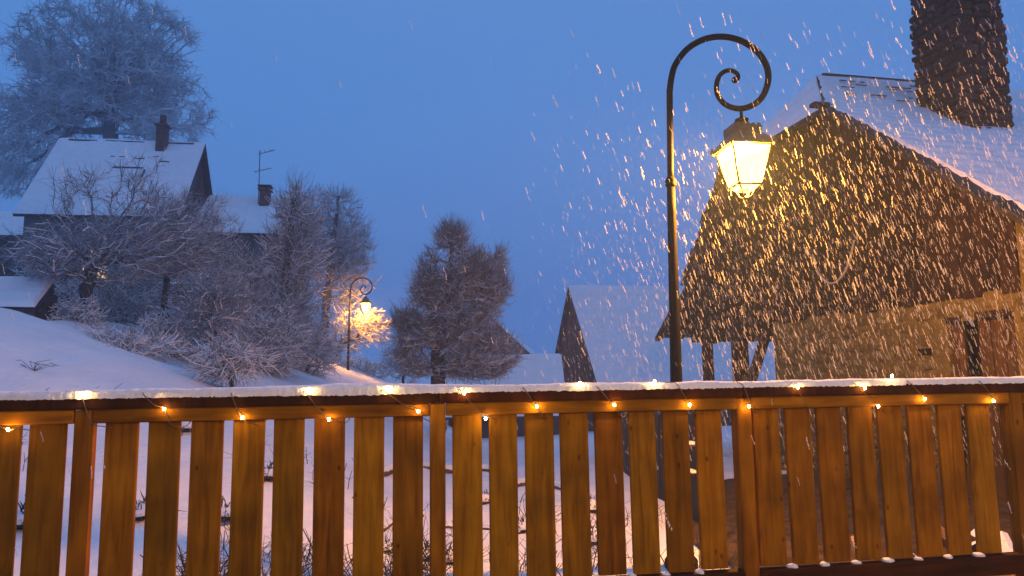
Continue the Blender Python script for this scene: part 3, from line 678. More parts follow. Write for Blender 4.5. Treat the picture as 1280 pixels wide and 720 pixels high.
# left house: ridge end at pixel (257,180)
YH = 28.0; rzH = math.radians(9)
apex = P(257, 180, YH); Lh = 5.3
g0 = tz(-12, 25)-.3
base = Vector((apex.x-Lh*math.cos(rzH), apex.y-Lh*math.sin(rzH), 0))
lh = house('old_house', 'tall grey house with steep snowy roof in front of the great tree', (base.x, base.y, g0), rzH, Lh, 3.0, 0, apex.z-g0, 1.2, 'render', 'darkwood')
zr = apex.z-g0
window(lh, 2.6, -2.78, 3.0, .8, 1.1, 'litpane'); window(lh, 1.2, -2.78, 3.0, .8, 1.1); window(lh, 5.2, -2.78, 3.0, .8, 1.1); window(lh, 5.0, -2.78, .9, .8, 1.1)
link('door', box((2.2, -2.77, 1.0), (.9, .06, 2.0), .01), 'darkwood', lh)
def chimney(h, x, y, zt_, w, d, hgt, pot=True, mat='brick'):
    c = link('chimney', box((0, 0, hgt/2), (w, d, hgt), .02), mat, h, (x, y, zt_))
    link('chimney_cap', box((0, 0, hgt+.04), (w+.12, d+.12, .08), .01), mat, c)
    if pot: link('chimney_pot', sweep([(0, 0, hgt+.08), (0, 0, hgt+.45)], [.13, .11], 10), 'brick', c)
    return c
chimney(lh, Lh-1.5, -.35, zr-.55, .36, .4, 1.05)
# skylight and bare slate edges on the snowy slope
def on_roof(x, yl): return (x, yl, zr-1.2*abs(yl)+.09)
for (x, yl, w, d) in ((Lh-2.35, -1.25, 1.0, .07), (Lh-1.75, -1.5, .07, .55)):
    link('skylight_frame', box((0, 0, 0), (w, d, .08), .005), 'slate', lh, on_roof(x, yl), (math.atan(1.2), 0, 0))
for (x, yl, w) in ((Lh-2.1, -.85, .35), (Lh-1.6, -.75, .3), (Lh-1.2, -.95, .35), (Lh-2.9, -.12, 1.4), (Lh-.9, -.12, 1.0), (Lh-4.3, -.12, 1.2), (Lh-2.9, -.8, .5)):
    link('bare_slate', box((0, 0, 0), (w, .06, .05), .005), 'slate', lh, on_roof(x, yl), (math.atan(1.2), 0, random.uniform(-.04, .04)))
# lower wing on its right with chimney and aerial
YW = 27.5; a2 = P(257, 243, YW); L2 = 3.6
wg = house('low_house', 'low snow roofed house beside the tall grey house, under the aerial', (a2.x, a2.y+.3, g0-.3), math.radians(8), L2, 2.6, 0, a2.z-g0+.3, .75, 'render', 'darkwood')
ch2 = P(331, 263, YW); 
ci = wg.matrix_basis.copy(); wm = Matrix.Translation(wg.location) @ Matrix.Rotation(math.radians(8), 4, 'Z'); q = wm.inverted() @ ch2
c2 = chimney(wg, q.x, q.y, q.z-.3, .36, .4, 1.05, False)
link('chimney_hood', box((0, 0, 1.22), (.5, .5, .05), .005), 'slate', c2)
for s in (-1, 1): link('hood_leg', box((s*.15, 0, 1.14), (.05, .3, .14), 0), 'brick', c2)
ab = P(323, 255, YW-.1); at_ = P(325, 188, YW-.1); ah = at_.z-ab.z
ant = empty('television_aerial', ab); tag(ant, 'thin two armed television aerial beside the small chimney', 'aerial')
link('mast', sweep([(0, 0, -.2), (0, 0, ah)], .018, 6), 'alu', ant)
link('arm', sweep([(-.18, 0, ah*.60), (.42, .1, ah*.68)], .014, 6), 'alu', ant); link('arm', sweep([(-.05, 0, ah*.93), (.55, .1, ah*1.02)], .014, 6), 'alu', ant)
for xq, zq in ((-.16, .60), (.0, .64), (.0, .95), (.2, .98), (.4, 1.0)): link('element', sweep([(xq, -.15, ah*zq), (xq, .15, ah*zq)], .010, 5), 'alu', ant)
# dark timber building at the left edge
YB = 31.0; b0 = P(-120, 262, YB); b1 = P(66, 262, YB)
house('timber_barn', 'dark timber building with snowy roof at the left edge', (b0.x, YB+2.0, g0+.2), math.radians(3), b1.x-b0.x, 3.0, 0, b0.z-g0+.1, .55, 'darkwood', 'darkwood', cat='building')
# low shed in front of it
YS = 16.5; s0 = P(-70, 352, YS+1.2); s1 = P(68, 354, YS+1.2); s2 = P(44, 386, YS-.6); s3 = P(-80, 384, YS-.6)
sg = tz(s2.x, YS)-.4
shed = empty('low_shed', (s2.x, s2.y, sg)); tag(shed, 'low dark stone shed with sloping snow covered top on the slope', 'shed')
sp = [v-Vector((s2.x, s2.y, sg)) for v in (s0, s1, s2, s3)]
link('roof', poly_prism([v-Vector((0, 0, .08)) for v in sp], (0, 0, .07)), 'slate', shed)
plane_snow('roof_snow', sp[0], sp[1], sp[2], sp[3], shed, (50, 30), .13, seed=3)
wb = []
for (A_, B_) in ((sp[3], sp[2]), (sp[2], sp[1])):
    d_ = (B_-A_); nrm = Vector((d_.y, -d_.x, 0)).normalized()*-.3
    link('wall', poly_prism([Vector((A_.x, A_.y, -.6)), Vector((B_.x, B_.y, -.6)), B_-Vector((0, 0, .1)), A_-Vector((0, 0, .1))], nrm), 'chimstone', shed)
    nL = d_.length; zz0 = 0.0
    for r_ in range(9):
        xx_ = random.uniform(0, .2)
        while xx_ < nL-.1:
            w_ = random.uniform(.22, .45); f_ = (xx_+w_/2)/nL
            if f_ < 1:
                pz = A_.lerp(B_, f_); z_ = -.3+r_*.22
                if z_ < pz.z-.2:
                    o = link('stone', random.choice(stoneC), None, shed, (pz.x, pz.y, z_), (random.uniform(-.1, .1), random.uniform(-.1, .1), math.atan2(d_.y, d_.x)+random.uniform(-.08, .08))); o.scale = (w_*.97, .2, .21)
            xx_ += w_
# steep-roofed house in the middle distance: dark gable like a spire
YM = 32.0; am = P(710, 358, YM); gm_ = tz(3, 28)-.1
mh = house('steep_house', 'steep roofed house showing its dark pointed gable like a spire', (am.x, am.y, gm_), math.radians(12), 9.0, 4.3, 0, am.z-gm_, 1.17, 'darkwood', 'darkwood', over=.1)
# lower house left of it, partly behind the bushy tree
YC = 27.0; e0 = P(560, 446, YC+2.6); e1 = P(694, 446, YC+2.6); ge = tz(0, YC)-.1
zr_ = e0.z-ge; ev = P(650, 521, YC-.4); 
slp = (e0.z-ev.z)/3.0
house('valley_house', 'low house with a broad snowy roof left of the pointed gable', (e0.x, YC+2.6, ge), math.radians(0), e1.x-e0.x+.25, 3.0, 0, zr_, slp, 'darkwood', 'darkwood')
g1 = P(621, 404, 38); gb = P(660, 444, 38)
house('far_house', 'far house with small dark gable behind the bushy tree', (g1.x, g1.y, tz(0, 38)-.1), math.radians(84), 6, (gb.x-g1.x)+.1, 0, g1.z-tz(0, 38)+.1, .95, 'darkwood', 'darkwood')

# ------------------------------------------------------------------ trees and shrubs
def grow(chain, pts, bf):
    chain = np.asarray(chain, float); pts = np.asarray(pts, float); nc, npn = len(chain), len(pts)
    X = np.vstack([chain, pts]); n = nc+npn; par = np.full(n, -1); plen = np.zeros(n)
    for i in range(1, nc): par[i] = i-1; plen[i] = plen[i-1]*.25+.75*0 + np.linalg.norm(chain[i]-chain[i-1])
    best = np.full(npn, 1e9); bp = np.zeros(npn, int); alive = np.ones(npn, bool)
    for i in range(nc):
        d = np.linalg.norm(pts-chain[i], axis=1); c = d+bf*plen[i]+ (3.0 if i < nc*.35 else 0); u = c < best; best[u] = c[u]; bp[u] = i
    order = list(range(nc))
    for _ in range(npn):
        j = int(np.argmin(best)); g = nc+j; par[g] = bp[j]; plen[g] = plen[bp[j]]+np.linalg.norm(X[g]-X[bp[j]]); order.append(g); best[j] = 1e18; alive[j] = False
        dv = pts-pts[j]; c = np.sqrt(np.einsum('ij,ij->i', dv, dv))+bf*plen[g]
        u = alive & (c < best); best[u] = c[u]; bp[u] = g
    return X, par, order
def radii(par, order, tip, ex):
    n = len(par); w = np.zeros(n); ch = np.zeros(n, int)
    for i in order:
        if par[i] >= 0: ch[par[i]] += 1
    for i in reversed(order):
        if ch[i] == 0: w[i] = 1.0
        if par[i] >= 0: w[par[i]] += w[i]
    return tip*w**(1/ex), ch
def ell(cx, cy_, Y, rx_, ry_, n, rd=.8, shell=.45, low=-1):
    c = P(cx, cy_, Y); k = Y/FPX; o = []
    v = rng.normal(size=(n*3, 3)); v /= np.linalg.norm(v, axis=1, keepdims=True); r = rng.random(n*3)**shell; v = v*r[:, None]; v = v[v[:, 2] > low][:n]
    return v*np.array([rx_*k, rx_*k*rd, ry_*k])+np.array(c)
def make_tree(name, label, cat, chain, pts, bf=.35, tip=.006, ex=2.35, bark='bark', twig='twig', ntw=4, ltw=.3, rtw=.005, upb=.25, snow_r=(.006, .09), snow_p=.75, snow_h=.012, group=None, thr=.035, wander=.08):
    base = np.array(chain[0], float); chain = np.array(chain, float)-base; pts = np.asarray(pts, float)-base
    # refine the trunk chain
    ch2 = []
    for a, b in zip(chain[:-1], chain[1:]):
        m_ = max(2, int(np.linalg.norm(b-a)/.35))
        for q in range(m_): ch2.append(a+(b-a)*q/m_+rng.normal(size=3)*.02)
    ch2[0] = chain[0]; ch2.append(chain[-1]); X, par, order = grow(ch2, pts, bf); r, nch = radii(par, order, tip, ex)
    i = np.array([q for q in range(len(par)) if par[q] >= 0]); A = X[par[i]]; B = X[i]; ra = np.minimum(r[par[i]], r[i]*1.35); rb = r[i]
    # bend each longer branch piece at a displaced midpoint
    Lg = np.linalg.norm(B-A, axis=1, keepdims=True); mid = (A+B)/2+rng.normal(size=A.shape)*Lg*wander
    rm = (ra+rb)/2; A2 = np.vstack([A, mid]); B2 = np.vstack([mid, B]); r2a = np.concatenate([ra, rm]); r2b = np.concatenate([rm, rb])
    root = empty(name, base); tag(root, label, cat, group)
    big = r2b > thr
    if big.any(): link('trunk', tubes(A2[big], B2[big], r2a[big], r2b[big], 7), bark, root)
    sm = ~big
    # twigs
    src = np.where(rb < thr*.6)[0]; src = np.repeat(src, ntw)
    d = B[src]-A[src]; d /= np.maximum(np.linalg.norm(d, axis=1, keepdims=True), 1e-6)
    dr = d*.7+rng.normal(size=d.shape)*.6+np.array([0, 0, upb]); dr /= np.linalg.norm(dr, axis=1, keepdims=True)
    L = ltw*rng.uniform(.35, 1.0, (len(src), 1)); f = rng.random((len(src), 1)); T0 = A[src]*(1-f)+B[src]*f
    T1 = T0+dr*L*.5; d3 = dr+rng.normal(size=dr.shape)*.25+np.array([0, 0, upb*.8]); d3 /= np.linalg.norm(d3, axis=1, keepdims=True); T2 = T1+d3*L*.5
    n2 = len(src); q1 = np.full(n2, rtw); q2 = np.full(n2, rtw*.8); q3 = np.full(n2, rtw*.45)
    bA = np.vstack([A2[sm], T0, T1]); bB = np.vstack([B2[sm], T1, T2]); b1 = np.concatenate([r2a[sm], q1, q2]); b2_ = np.concatenate([r2b[sm], q2, q3])
    link('crown', tubes(bA, bB, b1, b2_, 3), twig, root)
    if snow_p > 0:
        dz = np.abs((bB-bA)[:, 2])/np.maximum(np.linalg.norm(bB-bA, axis=1), 1e-6)
        AA = np.vstack([bA, A2[big]]); BB = np.vstack([bB, B2[big]]); R1 = np.concatenate([b1, r2a[big]]); 
        dz = np.abs((BB-AA)[:, 2])/np.maximum(np.linalg.norm(BB-AA, axis=1), 1e-6)
        cl = vnoise(AA[:, 0]*2+7, AA[:, 2]*2+AA[:, 1], 41)
        kq = (dz < .82) & (R1 < snow_r[1]) & (R1 >= snow_r[0]) & (rng.random(len(AA)) < snow_p*(.45+cl))
        if kq.any():
            rr = np.minimum(R1[kq]*.8, snow_h)+snow_h*.35; up = np.zeros((kq.sum(), 3)); up[:, 2] = R1[kq]*.75+rr*.25
            link('branch_snow', tubes(AA[kq]+up, BB[kq]+up, rr, rr*.8, 4), 'snow', root)['kind'] = 'stuff'
    return root
def G(x, Y): 
    p = P(x, 470, Y); return np.array([p.x, p.y, tz(p.x, p.y)-.05])
A_ = lambda x, y, Y: np.array(P(x, y, Y))
# great rimed tree behind the house
YT = 46.0
pts = np.vstack([ell(135, 80, YT, 118, 98, 3600, .8, .42), ell(40, 150, YT, 62, 58, 600, .9), ell(215, 150, YT, 55, 66, 560, .9), ell(70, 60, YT, 65, 50, 420), ell(195, 55, YT, 58, 52, 420), ell(22, 210, YT, 36, 42, 220), ell(255, 212, YT, 24, 30, 140)])
pts = pts[(vnoise(pts[:, 0]*.42+3, pts[:, 2]*.62, 50)+.55*vnoise(pts[:, 0]*1.1+3, pts[:, 2]*1.6, 51)+.15*rng.random(len(pts))) > .80]
make_tree('great_tree', 'huge rime covered bare tree towering behind the grey house', 'tree', [G(138, YT), A_(138, 200, YT), A_(139, 140, YT), A_(140, 110, YT)], pts, .5, .032, 2.75, 'frostbark', 'frost', 8, .85, .019, -.12, snow_p=0, thr=.10)
# spreading snowy fruit tree in front of the house
Y2 = 17.5
pts = np.vstack([ell(128, 312, Y2, 116, 48, 620, .7, .6), ell(75, 325, Y2, 66, 34, 260, .7, .6), ell(195, 290, Y2, 60, 60, 300, .7), ell(170, 228, Y2, 46, 44, 60, .6), ell(100, 238, Y2, 46, 36, 60, .6)])
make_tree('fruit_tree', 'spreading fruit tree with snow lined branches before the grey house', 'tree', [G(106, Y2), A_(108, 370, Y2), A_(118, 330, Y2)], pts, .6, .008, 2.2, 'bark', 'twig', 5, .5, .0055, .05, snow_p=1.0, snow_h=.015, group='bare trees by the grey house')
# slender trees of the thicket
Y3 = 18.5
pts = np.vstack([ell(215, 300, Y3, 45, 70, 420, .8), ell(250, 290, Y3, 55, 55, 420, .8)])
make_tree('young_tree', 'slender bare tree standing between fruit tree and snowy bush', 'tree', [G(210, Y3), A_(207, 400, Y3), A_(206, 330, Y3)], pts, .6, .006, 2.3, 'bark', 'twig', 4, .4, .005, .35, snow_p=.6, group='bare trees by the grey house')
Y6 = 21.5
pts = np.vstack([ell(368, 318, Y6, 42, 84, 330, .8, .55), ell(370, 268, Y6, 30, 42, 90, .8), ell(362, 390, Y6, 55, 45, 160, .8)])
make_tree('thicket_tree', 'tall dark bare tree in the thicket below the aerial', 'tree', [G(352, Y6), A_(352, 430, Y6), A_(356, 360, Y6), A_(364, 290, Y6), A_(370, 240, Y6)], pts, .8, .011, 2.2, 'bark', 'twig', 5, .75, .0075, .75, snow_p=.55, snow_h=.012, group='bare trees by the grey house')
Y7 = 35.0
pts = np.vstack([ell(420, 318, Y7, 50, 88, 480, .8, .55), ell(440, 335, Y7, 30, 60, 150, .8), ell(400, 300, Y7, 36, 62, 160)])
make_tree('roadside_tree', 'tall bare tree with upswept branches beside the distant lamp', 'tree', [G(404, Y7), A_(404, 430, Y7), A_(408, 380, Y7), A_(416, 310, Y7), A_(424, 245, Y7)], pts, .8, .013, 2.2, 'bark', 'twig', 5, .9, .010, .8, snow_p=.5, snow_h=.012, group='bare trees by the grey house')
Y8 = 33.8
pts = np.vstack([ell(455, 415, Y8, 40, 24, 120, .6, .6), ell(425, 440, Y8, 26, 30, 70, .6), ell(472, 402, Y8, 20, 14, 45, .5), ell(430, 405, Y8, 24, 24, 50, .5)])
make_tree('lit_shrub', 'snowy shrub lit yellow right under the distant lamp', 'shrub', [G(408, Y8), A_(414, 455, Y8), A_(425, 430, Y8)], pts, .5, .012, 2.2, 'bark', 'twig', 3, .7, .010, .1, snow_p=1.0, snow_h=.024, snow_r=(.004, .2), group='shrubs in the thicket')
# bushy tree in the middle
Y9 = 20.0
pts = np.vstack([ell(562, 345, Y9, 40, 58, 620, .9, .5), ell(552, 405, Y9, 46, 42, 520, .9, .5), ell(585, 400, Y9, 42, 45, 480, .9, .5), ell(618, 362, Y9, 22, 24, 190, .9, .5), ell(624, 325, Y9, 12, 16, 36), ell(563, 298, Y9, 24, 24, 110), ell(598, 445, Y9, 54, 32, 620, .9), ell(528, 440, Y9, 40, 34, 420, .9), ell(510, 405, Y9, 22, 24, 170), ell(575, 440, Y9, 60, 36, 420, .9), ell(532, 375, Y9, 24, 40, 260, .9), ell(598, 340, Y9, 22, 34, 200, .9)])
pts = pts[(vnoise(pts[:, 0]*1.6+3, pts[:, 2]*1.6, 57)+.4*rng.random(len(pts))) > .42]
make_tree('bushy_tree', 'dense bristly bare tree standing alone in the middle distance', 'tree', [G(547, Y9), A_(548, 455, Y9), A_(556, 400, Y9), A_(562, 350, Y9), A_(565, 310, Y9)], pts, .6, .008, 2.25, 'bark', 'twigdark', 9, .46, .0066, .45, snow_p=.25, snow_h=.008, group=None)
# snow laden bushes of the thicket
def bush(label, cx, cy_, Y, rx_, ry_, n, **kw):
    g = G(cx, Y); pts = ell(cx, cy_, Y, rx_, ry_, n, kw.pop('rd', .8), kw.pop('shell', .55))
    a = dict(bf=.5, tip=.0065, ex=2.4, bark='bark', twig='twig', ntw=4, ltw=.32, rtw=.0055, upb=.05, snow_p=.9, snow_h=.014, snow_r=(.004, .09), group='shrubs in the thicket'); a.update(kw)
    c1 = np.array(P(cx, cy_+ry_*.5, Y))
    make_tree('bush', label, 'shrub', [g, c1], pts, **a)
bush('dark bush with white snow clumps between fruit tree and thicket tree', 265, 378, 16.0, 52, 52, 520, ntw=5, snow_h=.020, ltw=.34, twig='twigdark', snow_p=.42, snow_r=(.006, .09))
bush('low mound of snowy canes at the end of the slope', 288, 452, 14.0, 46, 28, 260, snow_h=.009, ltw=.5, upb=-.1, snow_p=.6)
bush('snowy brambles under the fruit tree trunk', 150, 435, 15.0, 75, 20, 420, snow_h=.014, ltw=.4)
bush('leafless brush at the foot of the slender tree', 215, 425, 16.5, 55, 45, 520, snow_h=.012)
bush('tangled brush in front of the tall thicket tree', 330, 430, 19.0, 55, 50, 800, snow_h=.010, ltw=.4, snow_p=.5)
bush('dark brush between thicket tree and roadside tree', 385, 440, 24.0, 45, 40, 520, snow_h=.010, ltw=.5, snow_p=.5, rtw=.008)
bush('tall tangled brush between the grey house and the fruit tree', 150, 385, 20.5, 85, 60, 700, snow_h=.010, ltw=.5, snow_p=.35, twig='twigdark', rtw=.0065)
bush('tall dark brush in front of the low house', 290, 355, 20.0, 55, 62, 600, snow_h=.010, ltw=.5, snow_p=.4, twig='twigdark', upb=.4)
bush('dark brush at the foot of the tall thicket tree', 345, 420, 20.5, 60, 55, 700, snow_h=.010, ltw=.5, snow_p=.3, twig='twigdark', upb=.3)
bush('thin brush beside the low shed', 95, 405, 17.0, 40, 35, 300, snow_h=.016)
bush('bare brush at the left of the bushy tree', 505, 455, 22.0, 32, 26, 220, snow_h=.010, upb=.4)
bush('bare brush behind the lit shrub', 450, 465, 36.0, 40, 16, 200, snow_h=.018, rtw=.011, tip=.012, ltw=.5)
bush('brush under the eaves of the grey house', 60, 340, 24.0, 40, 40, 320, snow_h=.016, rtw=.008)

# ------------------------------------------------------------------ small things on the snow beyond the fence
def gnd(x, y):           # pixel -> point on the snow
    d = ray(x, y); t = 3.0
    while t < 60:
        p = Vector((0, 0, EYE))+d*t
        if p.z <= tz(p.x, p.y): return p
        t += .05
    return p
# dead stems: uncountable
n = 3600; A = []; B = []; ra = []
for q in range(n):
    if q < 2600: X_ = random.uniform(-5.0, -.6); Y_ = 4.5+abs(random.gauss(0, 1.5))
    elif q < 3000: X_ = random.uniform(-7, -1); Y_ = random.uniform(5, 11)
    else: X_ = random.uniform(-1.2, 2.0); Y_ = random.uniform(4.8, 10)
    if vnoise(np.array([X_*1.3]), np.array([Y_*1.3]), 77)[0] < .42: continue
    z_ = tz(X_, Y_)-.02; h_ = random.uniform(.1, .5); p = np.array([X_, Y_, z_]); dd = np.array([random.gauss(0, .5), random.gauss(0, .3), 1.0]); dd /= np.linalg.norm(dd)
    p1 = p+dd*h_*.5; dd = dd+np.array([random.gauss(0, .35), random.gauss(0, .3), -.2]); p2_ = p1+dd*h_*.5
    w_ = random.choice([.003, .004, .007]); A += [p, p1]; B += [p1, p2_]; ra += [w_, w_*.8]
    if random.random() < .5:
        for _ in range(3):
            e_ = p1+np.array([random.gauss(0, .1), random.gauss(0, .1), random.uniform(-.02, .12)]); A.append(p1); B.append(e_); ra.append(.0025)
ra = np.array(ra); tag(link('dead_stems', tubes(np.array(A), np.array(B), ra, ra*.7, 4), 'weed'), 'dead weed stems sticking out of the snow behind the fence', 'weeds', kind='stuff')
for (x, y, lb) in ((42, 470, 'dead weed with bent stalks on the bright slope'),):
    p = gnd(x, y-6); o = []
    A = []; B = []
    for q in range(9):
        a = np.zeros(3); d_ = np.array([random.gauss(.0, .6), random.gauss(0, .3), random.uniform(.3, 1)])*.18; A += [a, a+d_]; B += [a+d_, a+d_+np.array([random.gauss(.1, .1), 0, random.uniform(-.15, .05)])]
    r_ = np.full(len(A), .0045); tag(link('weed', tubes(A, B, r_, r_*.6, 5), 'weed', None, p), lb, 'weed')
# dark leafy tussocks poking through the snow
def tussock(x, y, r, lb):
    p = gnd(x, y); n_ = 70; a = rng.uniform(0, 2*math.pi, n_); el_ = rng.uniform(.2, 1.4, n_); L_ = r*rng.uniform(.5, 1.2, n_)
    d_ = np.stack([np.cos(a)*np.cos(el_), np.sin(a)*np.cos(el_), np.sin(el_)], 1)*L_[:, None]; s_ = rng.normal(size=(n_, 3))*r*.25; s_[:, 2] = 0
    b_ = s_+d_; e_ = b_+d_*.6-np.array([0, 0, 1])*r*.35
    t = empty('tussock', p); tag(t, lb, 'plant', 'dark plants in the snow')
    link('leaves', tubes(np.vstack([s_, b_]), np.vstack([b_, e_]), np.concatenate([np.full(n_, .004), np.full(n_, .007)]), np.concatenate([np.full(n_, .007), np.full(n_, .002)]), 3), 'weed', t)
    sn = lump(r*1.0, r*.9, r*.45, 2, .3); link('snow_top', sn, 'snow', t, (0, 0, r*.35))
for (x, y, r, lb) in ((480, 690, .12, 'low dark plant seen through fence gap left of the middle post'), (533, 700, .16, 'low dark plant behind the boards beside the middle post'), (562, 705, .15, 'low dark plant just right of the middle post'),
                      (605, 630, .18, 'twiggy plant in the first gaps right of the middle post'), (655, 665, .16, 'round dark plant at the third gap right of middle post'), (742, 680, .2, 'dark bramble behind the fifth gap right of middle post'),
                      (740, 640, .2, 'snowy bramble above the dark one right of middle post'), (30, 660, .2, 'dark leafy plant at the far left fence gap'), (175, 650, .2, 'snowy weed clump behind the left fence panel'),
                      (282, 650, .2, 'dark weed clump behind the left fence panel middle'), (335, 600, .2, 'weed clump up the slope behind left fence panel'), (230, 540, .22, 'dark weed high on the slope through left fence gaps')):
    tussock(x, y, r, lb)
def fallen(name, lb, pxs, r):
    ps = [gnd(x, y)+Vector((0, 0, r*.6)) for x, y in pxs]; b = ps[0].copy(); ps = catmull([p-b for p in ps], 5)
    t = empty(name, b); tag(t, lb, 'branch', 'fallen branches in the snow')
    link('wood', sweep(ps, [r*(1-.5*i/len(ps)) for i in range(len(ps))], 7), 'log', t)
    link('snow_top', sweep([p+Vector((0, .02, r*.9)) for p in ps], [r*.8*(1-.4*i/len(ps)) for i in range(len(ps))], 6), 'snow', t)
fallen('fallen_branch', 'long bowed branch lying across the snow behind the middle post', [(478, 596), (500, 588), (540, 588), (575, 592), (612, 590), (640, 606)], .07)
fallen('fallen_branch', 'short dark branch right of the bowed one behind the fence', [(640, 610), (665, 606), (700, 612), (725, 626)], .06)
fallen('fallen_branch', 'half buried branch low behind the slats left of middle post', [(478, 665), (500, 650), (530, 646)], .035)
fallen('fallen_branch', 'dark stick near the ground right of the middle post', [(550, 660), (600, 662), (650, 668)], .035)
# dark board fence running back towards the valley
bf_ = empty('board_fence', (2.36, 9.3, tz(2.4, 9.3))); tag(bf_, 'dark board fence running downhill behind the lamp post', 'fence')
p0 = Vector((2.36, 9.3, 0)); p1 = Vector((1.95, 18.0, 0)); nb = 40
for q in range(nb):
    p = p0.lerp(p1, (q+.5)/nb); zt_ = EYE-.42-.5*(q/nb); zb_ = tz(p.x, p.y)-.1
    o = link('board', box((0, 0, (zt_+zb_)/2-bf_.location.z), (.03, (p1-p0).length/nb-.015, zt_-zb_), .004), 'darkwood', bf_, (p.x-2.36+random.uniform(-.01, .01), p.y-9.3, 0), (random.uniform(-.02, .02), 0, .047))
for zq, ln in ((-.85, .25), (-1.2, .3)):
    o = link('ledge', box((0, 0, 0), (.12, ln, .04), .01), 'darkwood', bf_, (-.09, .3+ln*.3, EYE+zq-bf_.location.z)); link('ledge_snow', lump(.07, ln*.5, .035), 'snow', bf_, (-.09, .3+ln*.3, EYE+zq+.02-bf_.location.z))
# bare trodden earth in the lee of the barn
ex = np.linspace(1.8, 8, 90); ey = np.linspace(4.6, 13, 110); EX, EY = np.meshgrid(ex, ey, indexing='ij')
EX = EX+(vnoise(EY*1.3, EX*0, 61)-.5)*.5*np.clip((4-EX)/2, 0, 1)+(EY-6)*.12
tag(link('bare_earth', grid_mesh(np.stack([EX, EY, terrain(EX, EY)+.03+.05*(vnoise(EX*4, EY*4, 62)-.5)], -1), 90, 110), surf('bare_earth', (.035, .022, .012), (.09, .06, .035), 5, .95, .9, 14, dist=.05)), 'dark bare earth littered with wood below the barn wall', 'ground', kind='structure')
# firewood and planks by the barn wall
def firewood(lb, p, L, r, rot):
    bm = bmesh.new(); vs = []
    for s in (-.5, .5):
        vs.append([bm.verts.new((s*L, math.cos(a)*r*(1 if a < 3.6 else .75), math.sin(a)*r)) for a in [q*2*math.pi/6+.2 for q in range(6)]])
    for j in range(6): bm.faces.new((vs[0][j], vs[0][(j+1) % 6], vs[1][(j+1) % 6], vs[1][j]))
    bm.faces.new(vs[0][::-1]); bm.faces.new(vs[1]); bmesh.ops.recalc_face_normals(bm, faces=bm.faces[:])
    o = link('firewood_log', mesh_of(bm), random.choice(['cutwood', 'log', 'cutwood']), None, p, rot); tag(o, lb, 'firewood', 'firewood heaped by the barn'); return o
for q in range(30):
    X_ = random.uniform(2.6, 5.0); Y_ = random.uniform(5.3, 6.6)+.25*(X_-2.6); lev = random.choice([0, 0, 0, 1, 1, 2])
    firewood('split log in the jumbled firewood heap below the right fence panel', Vector((X_, Y_, tz(X_, Y_)+.04+lev*.11)), random.uniform(.3, .5), random.uniform(.05, .085), (random.uniform(-.5, .5), random.uniform(-.9, .9), random.uniform(0, 3.1)))
for q, (yl, hgt, lean) in enumerate(((-.4, 1.25, .22), (-.9, 1.1, .25), (-1.5, 1.3, .2), (.6, 1.15, .25), (1.3, 1.35, .2), (-2.1, 1.2, .22), (1.9, 1.2, .2))):
    w = bw_m @ Vector((wx-.16-lean*.5, yl, 0)); zg = tz(w.x, w.y)
    o = link('leaning_plank', box((0, 0, hgt/2), (.04, random.uniform(.14, .24), hgt), .005), 'darkwood', None, (w.x-.1, w.y, zg-.03), (0, lean, HR+random.uniform(-.05, .05)))
    tag(o, 'dark plank leaning against the barn stones, seen through fence gaps', 'plank', 'planks leaning on the barn wall')

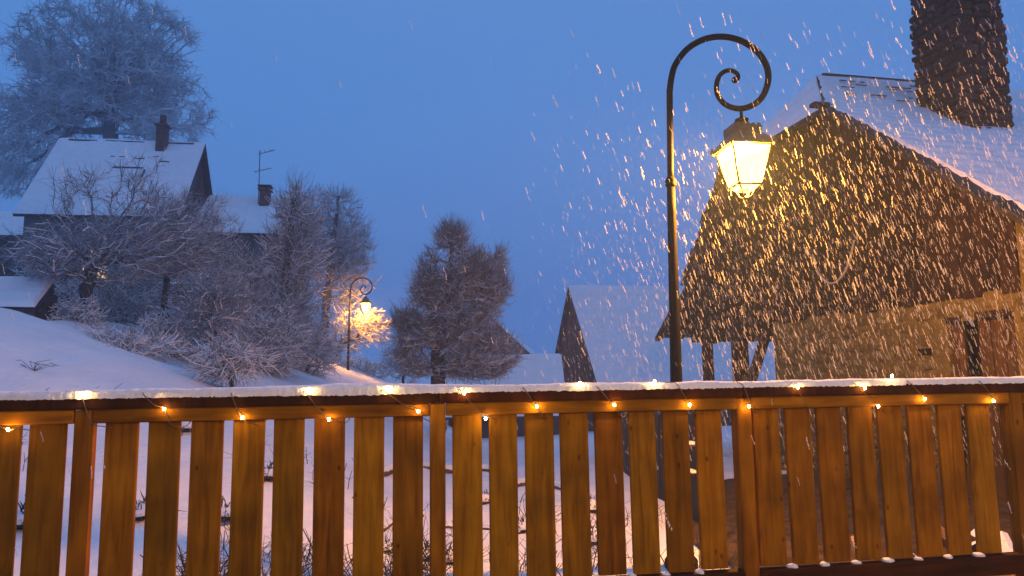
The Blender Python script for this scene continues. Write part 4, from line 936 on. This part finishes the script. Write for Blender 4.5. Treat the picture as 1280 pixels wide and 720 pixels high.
# ------------------------------------------------------------------ falling snow: clumped wet flakes drifting down past the lamp
def flakes(n, region, smin, smax):
    X_ = rng.uniform(*region[0], n*4); Y_ = rng.uniform(*region[1], n*4); Zr_ = rng.uniform(*region[2], n*4); return X_, Y_, Zr_
def snowfall():
    cnt = 290000
    Yd = (rng.random(cnt*2)*(24**3-4.5**3)+4.5**3)**(1/3); t = rng.uniform(-.74, .74, cnt*2); h = rng.uniform(-.12, .56, cnt*2)
    X_ = t*Yd; Z_ = EYE+h*Yd
    dl = np.sqrt((X_-4.5)**2+((Yd-8.8)*.55)**2+((Z_-2.2)*.95)**2)          # invented density, thickest by lamp and barn, imitating which flakes the lamplight shows
    keep = rng.random(cnt*2) < np.clip(np.where(X_ > .5, .02, .005)+1.2*np.exp(-(dl/2.9)**2), 0, 1)
    keep &= rng.random(cnt*2) < np.clip(1.3-(Z_-2.4)*.40, .06, 1)*np.clip((X_+.2)/1.6, .08, 1)
    bx_ = X_-Np.x; by_ = Yd-Np.y      # not inside the barn
    lx = bx_*math.cos(HR)+by_*math.sin(HR); ly = -bx_*math.sin(HR)+by_*math.cos(HR)
    keep &= ~((lx > .05) & (ly > -5.8) & (ly < 7) & (Z_ < 9.2))
    keep &= Z_ > terrain(X_, Yd)+.05
    X_, Yd, Z_ = X_[keep], Yd[keep], Z_[keep]
    # a few small ones in front of the fence
    m_ = 90; y2 = rng.uniform(1.4, 4.2, m_); x2 = rng.uniform(-.72, .72, m_)*y2; z2 = EYE+rng.uniform(-.24, .54, m_)*y2
    X_ = np.concatenate([X_, x2]); Yd = np.concatenate([Yd, y2]); Z_ = np.concatenate([Z_, z2])
    sz = np.where(Yd < 4.4, rng.uniform(.0014, .0024, len(Yd)), rng.uniform(.0026, .0048, len(Yd))*rng.choice([.55, .85, 1.3], len(Yd), p=[.5, .38, .12]))
    fall = np.array([.27, -.05, -1.0]); fall /= np.linalg.norm(fall)
    dirs = fall+rng.normal(size=(len(X_), 3))*.08; dirs /= np.linalg.norm(dirs, axis=1, keepdims=True)
    base = np.array([[1, 0, 0], [-1, 0, 0], [0, 1, 0], [0, -1, 0], [0, 0, 1.25], [0, 0, -1.25]], float)
    fc = np.array([[0, 2, 4], [2, 1, 4], [1, 3, 4], [3, 0, 4], [2, 0, 5], [1, 2, 5], [3, 1, 5], [0, 3, 5]])
    Vs, Fs, off = [], [], 0; n = len(X_); ctr = np.stack([X_, Yd, Z_], 1)
    nb_ = 5
    for b_ in range(nb_):
        c = ctr+dirs*(sz*3.4*(b_-2))[:, None]+rng.normal(size=(n, 3))*(sz*.32)[:, None]; s_ = sz*rng.uniform(.65, 1.1, n)
        V = c[:, None, :]+base[None]*s_[:, None, None]*np.array([1, 1, 2.1]); Vs.append(V.reshape(-1, 3)); Fs.append((np.arange(n)*6)[:, None, None]+fc[None]+off); off += n*6
    me = fast_mesh('falling_snow', np.vstack(Vs), np.concatenate([f.reshape(-1, 3) for f in Fs]), True)
    print('flakes', n)
    o = link('falling_snow', me, 'flake'); tag(o, 'wet snowflakes drifting down through the lamplight', 'snowfall', kind='stuff')
snowfall()

# ------------------------------------------------------------------ snowy air
hz = bpy.data.materials.new('snowy_air'); hz.use_nodes = True; t = hz.node_tree; t.nodes.clear()
o = N_(t, 'ShaderNodeOutputMaterial'); pv = N_(t, 'ShaderNodeVolumePrincipled'); pv.inputs['Color'].default_value = (.56, .77, 1.0, 1); pv.inputs['Density'].default_value = .004; pv.inputs['Anisotropy'].default_value = .2
t.links.new(pv.outputs[0], o.inputs['Volume'])
zb = float(gz.min())-1.0
tag(link('haze', box((0, 0, (zb+34)/2), (620, 620, 34-zb), 0), hz), 'snowy air greying the far trees', 'haze', kind='stuff')
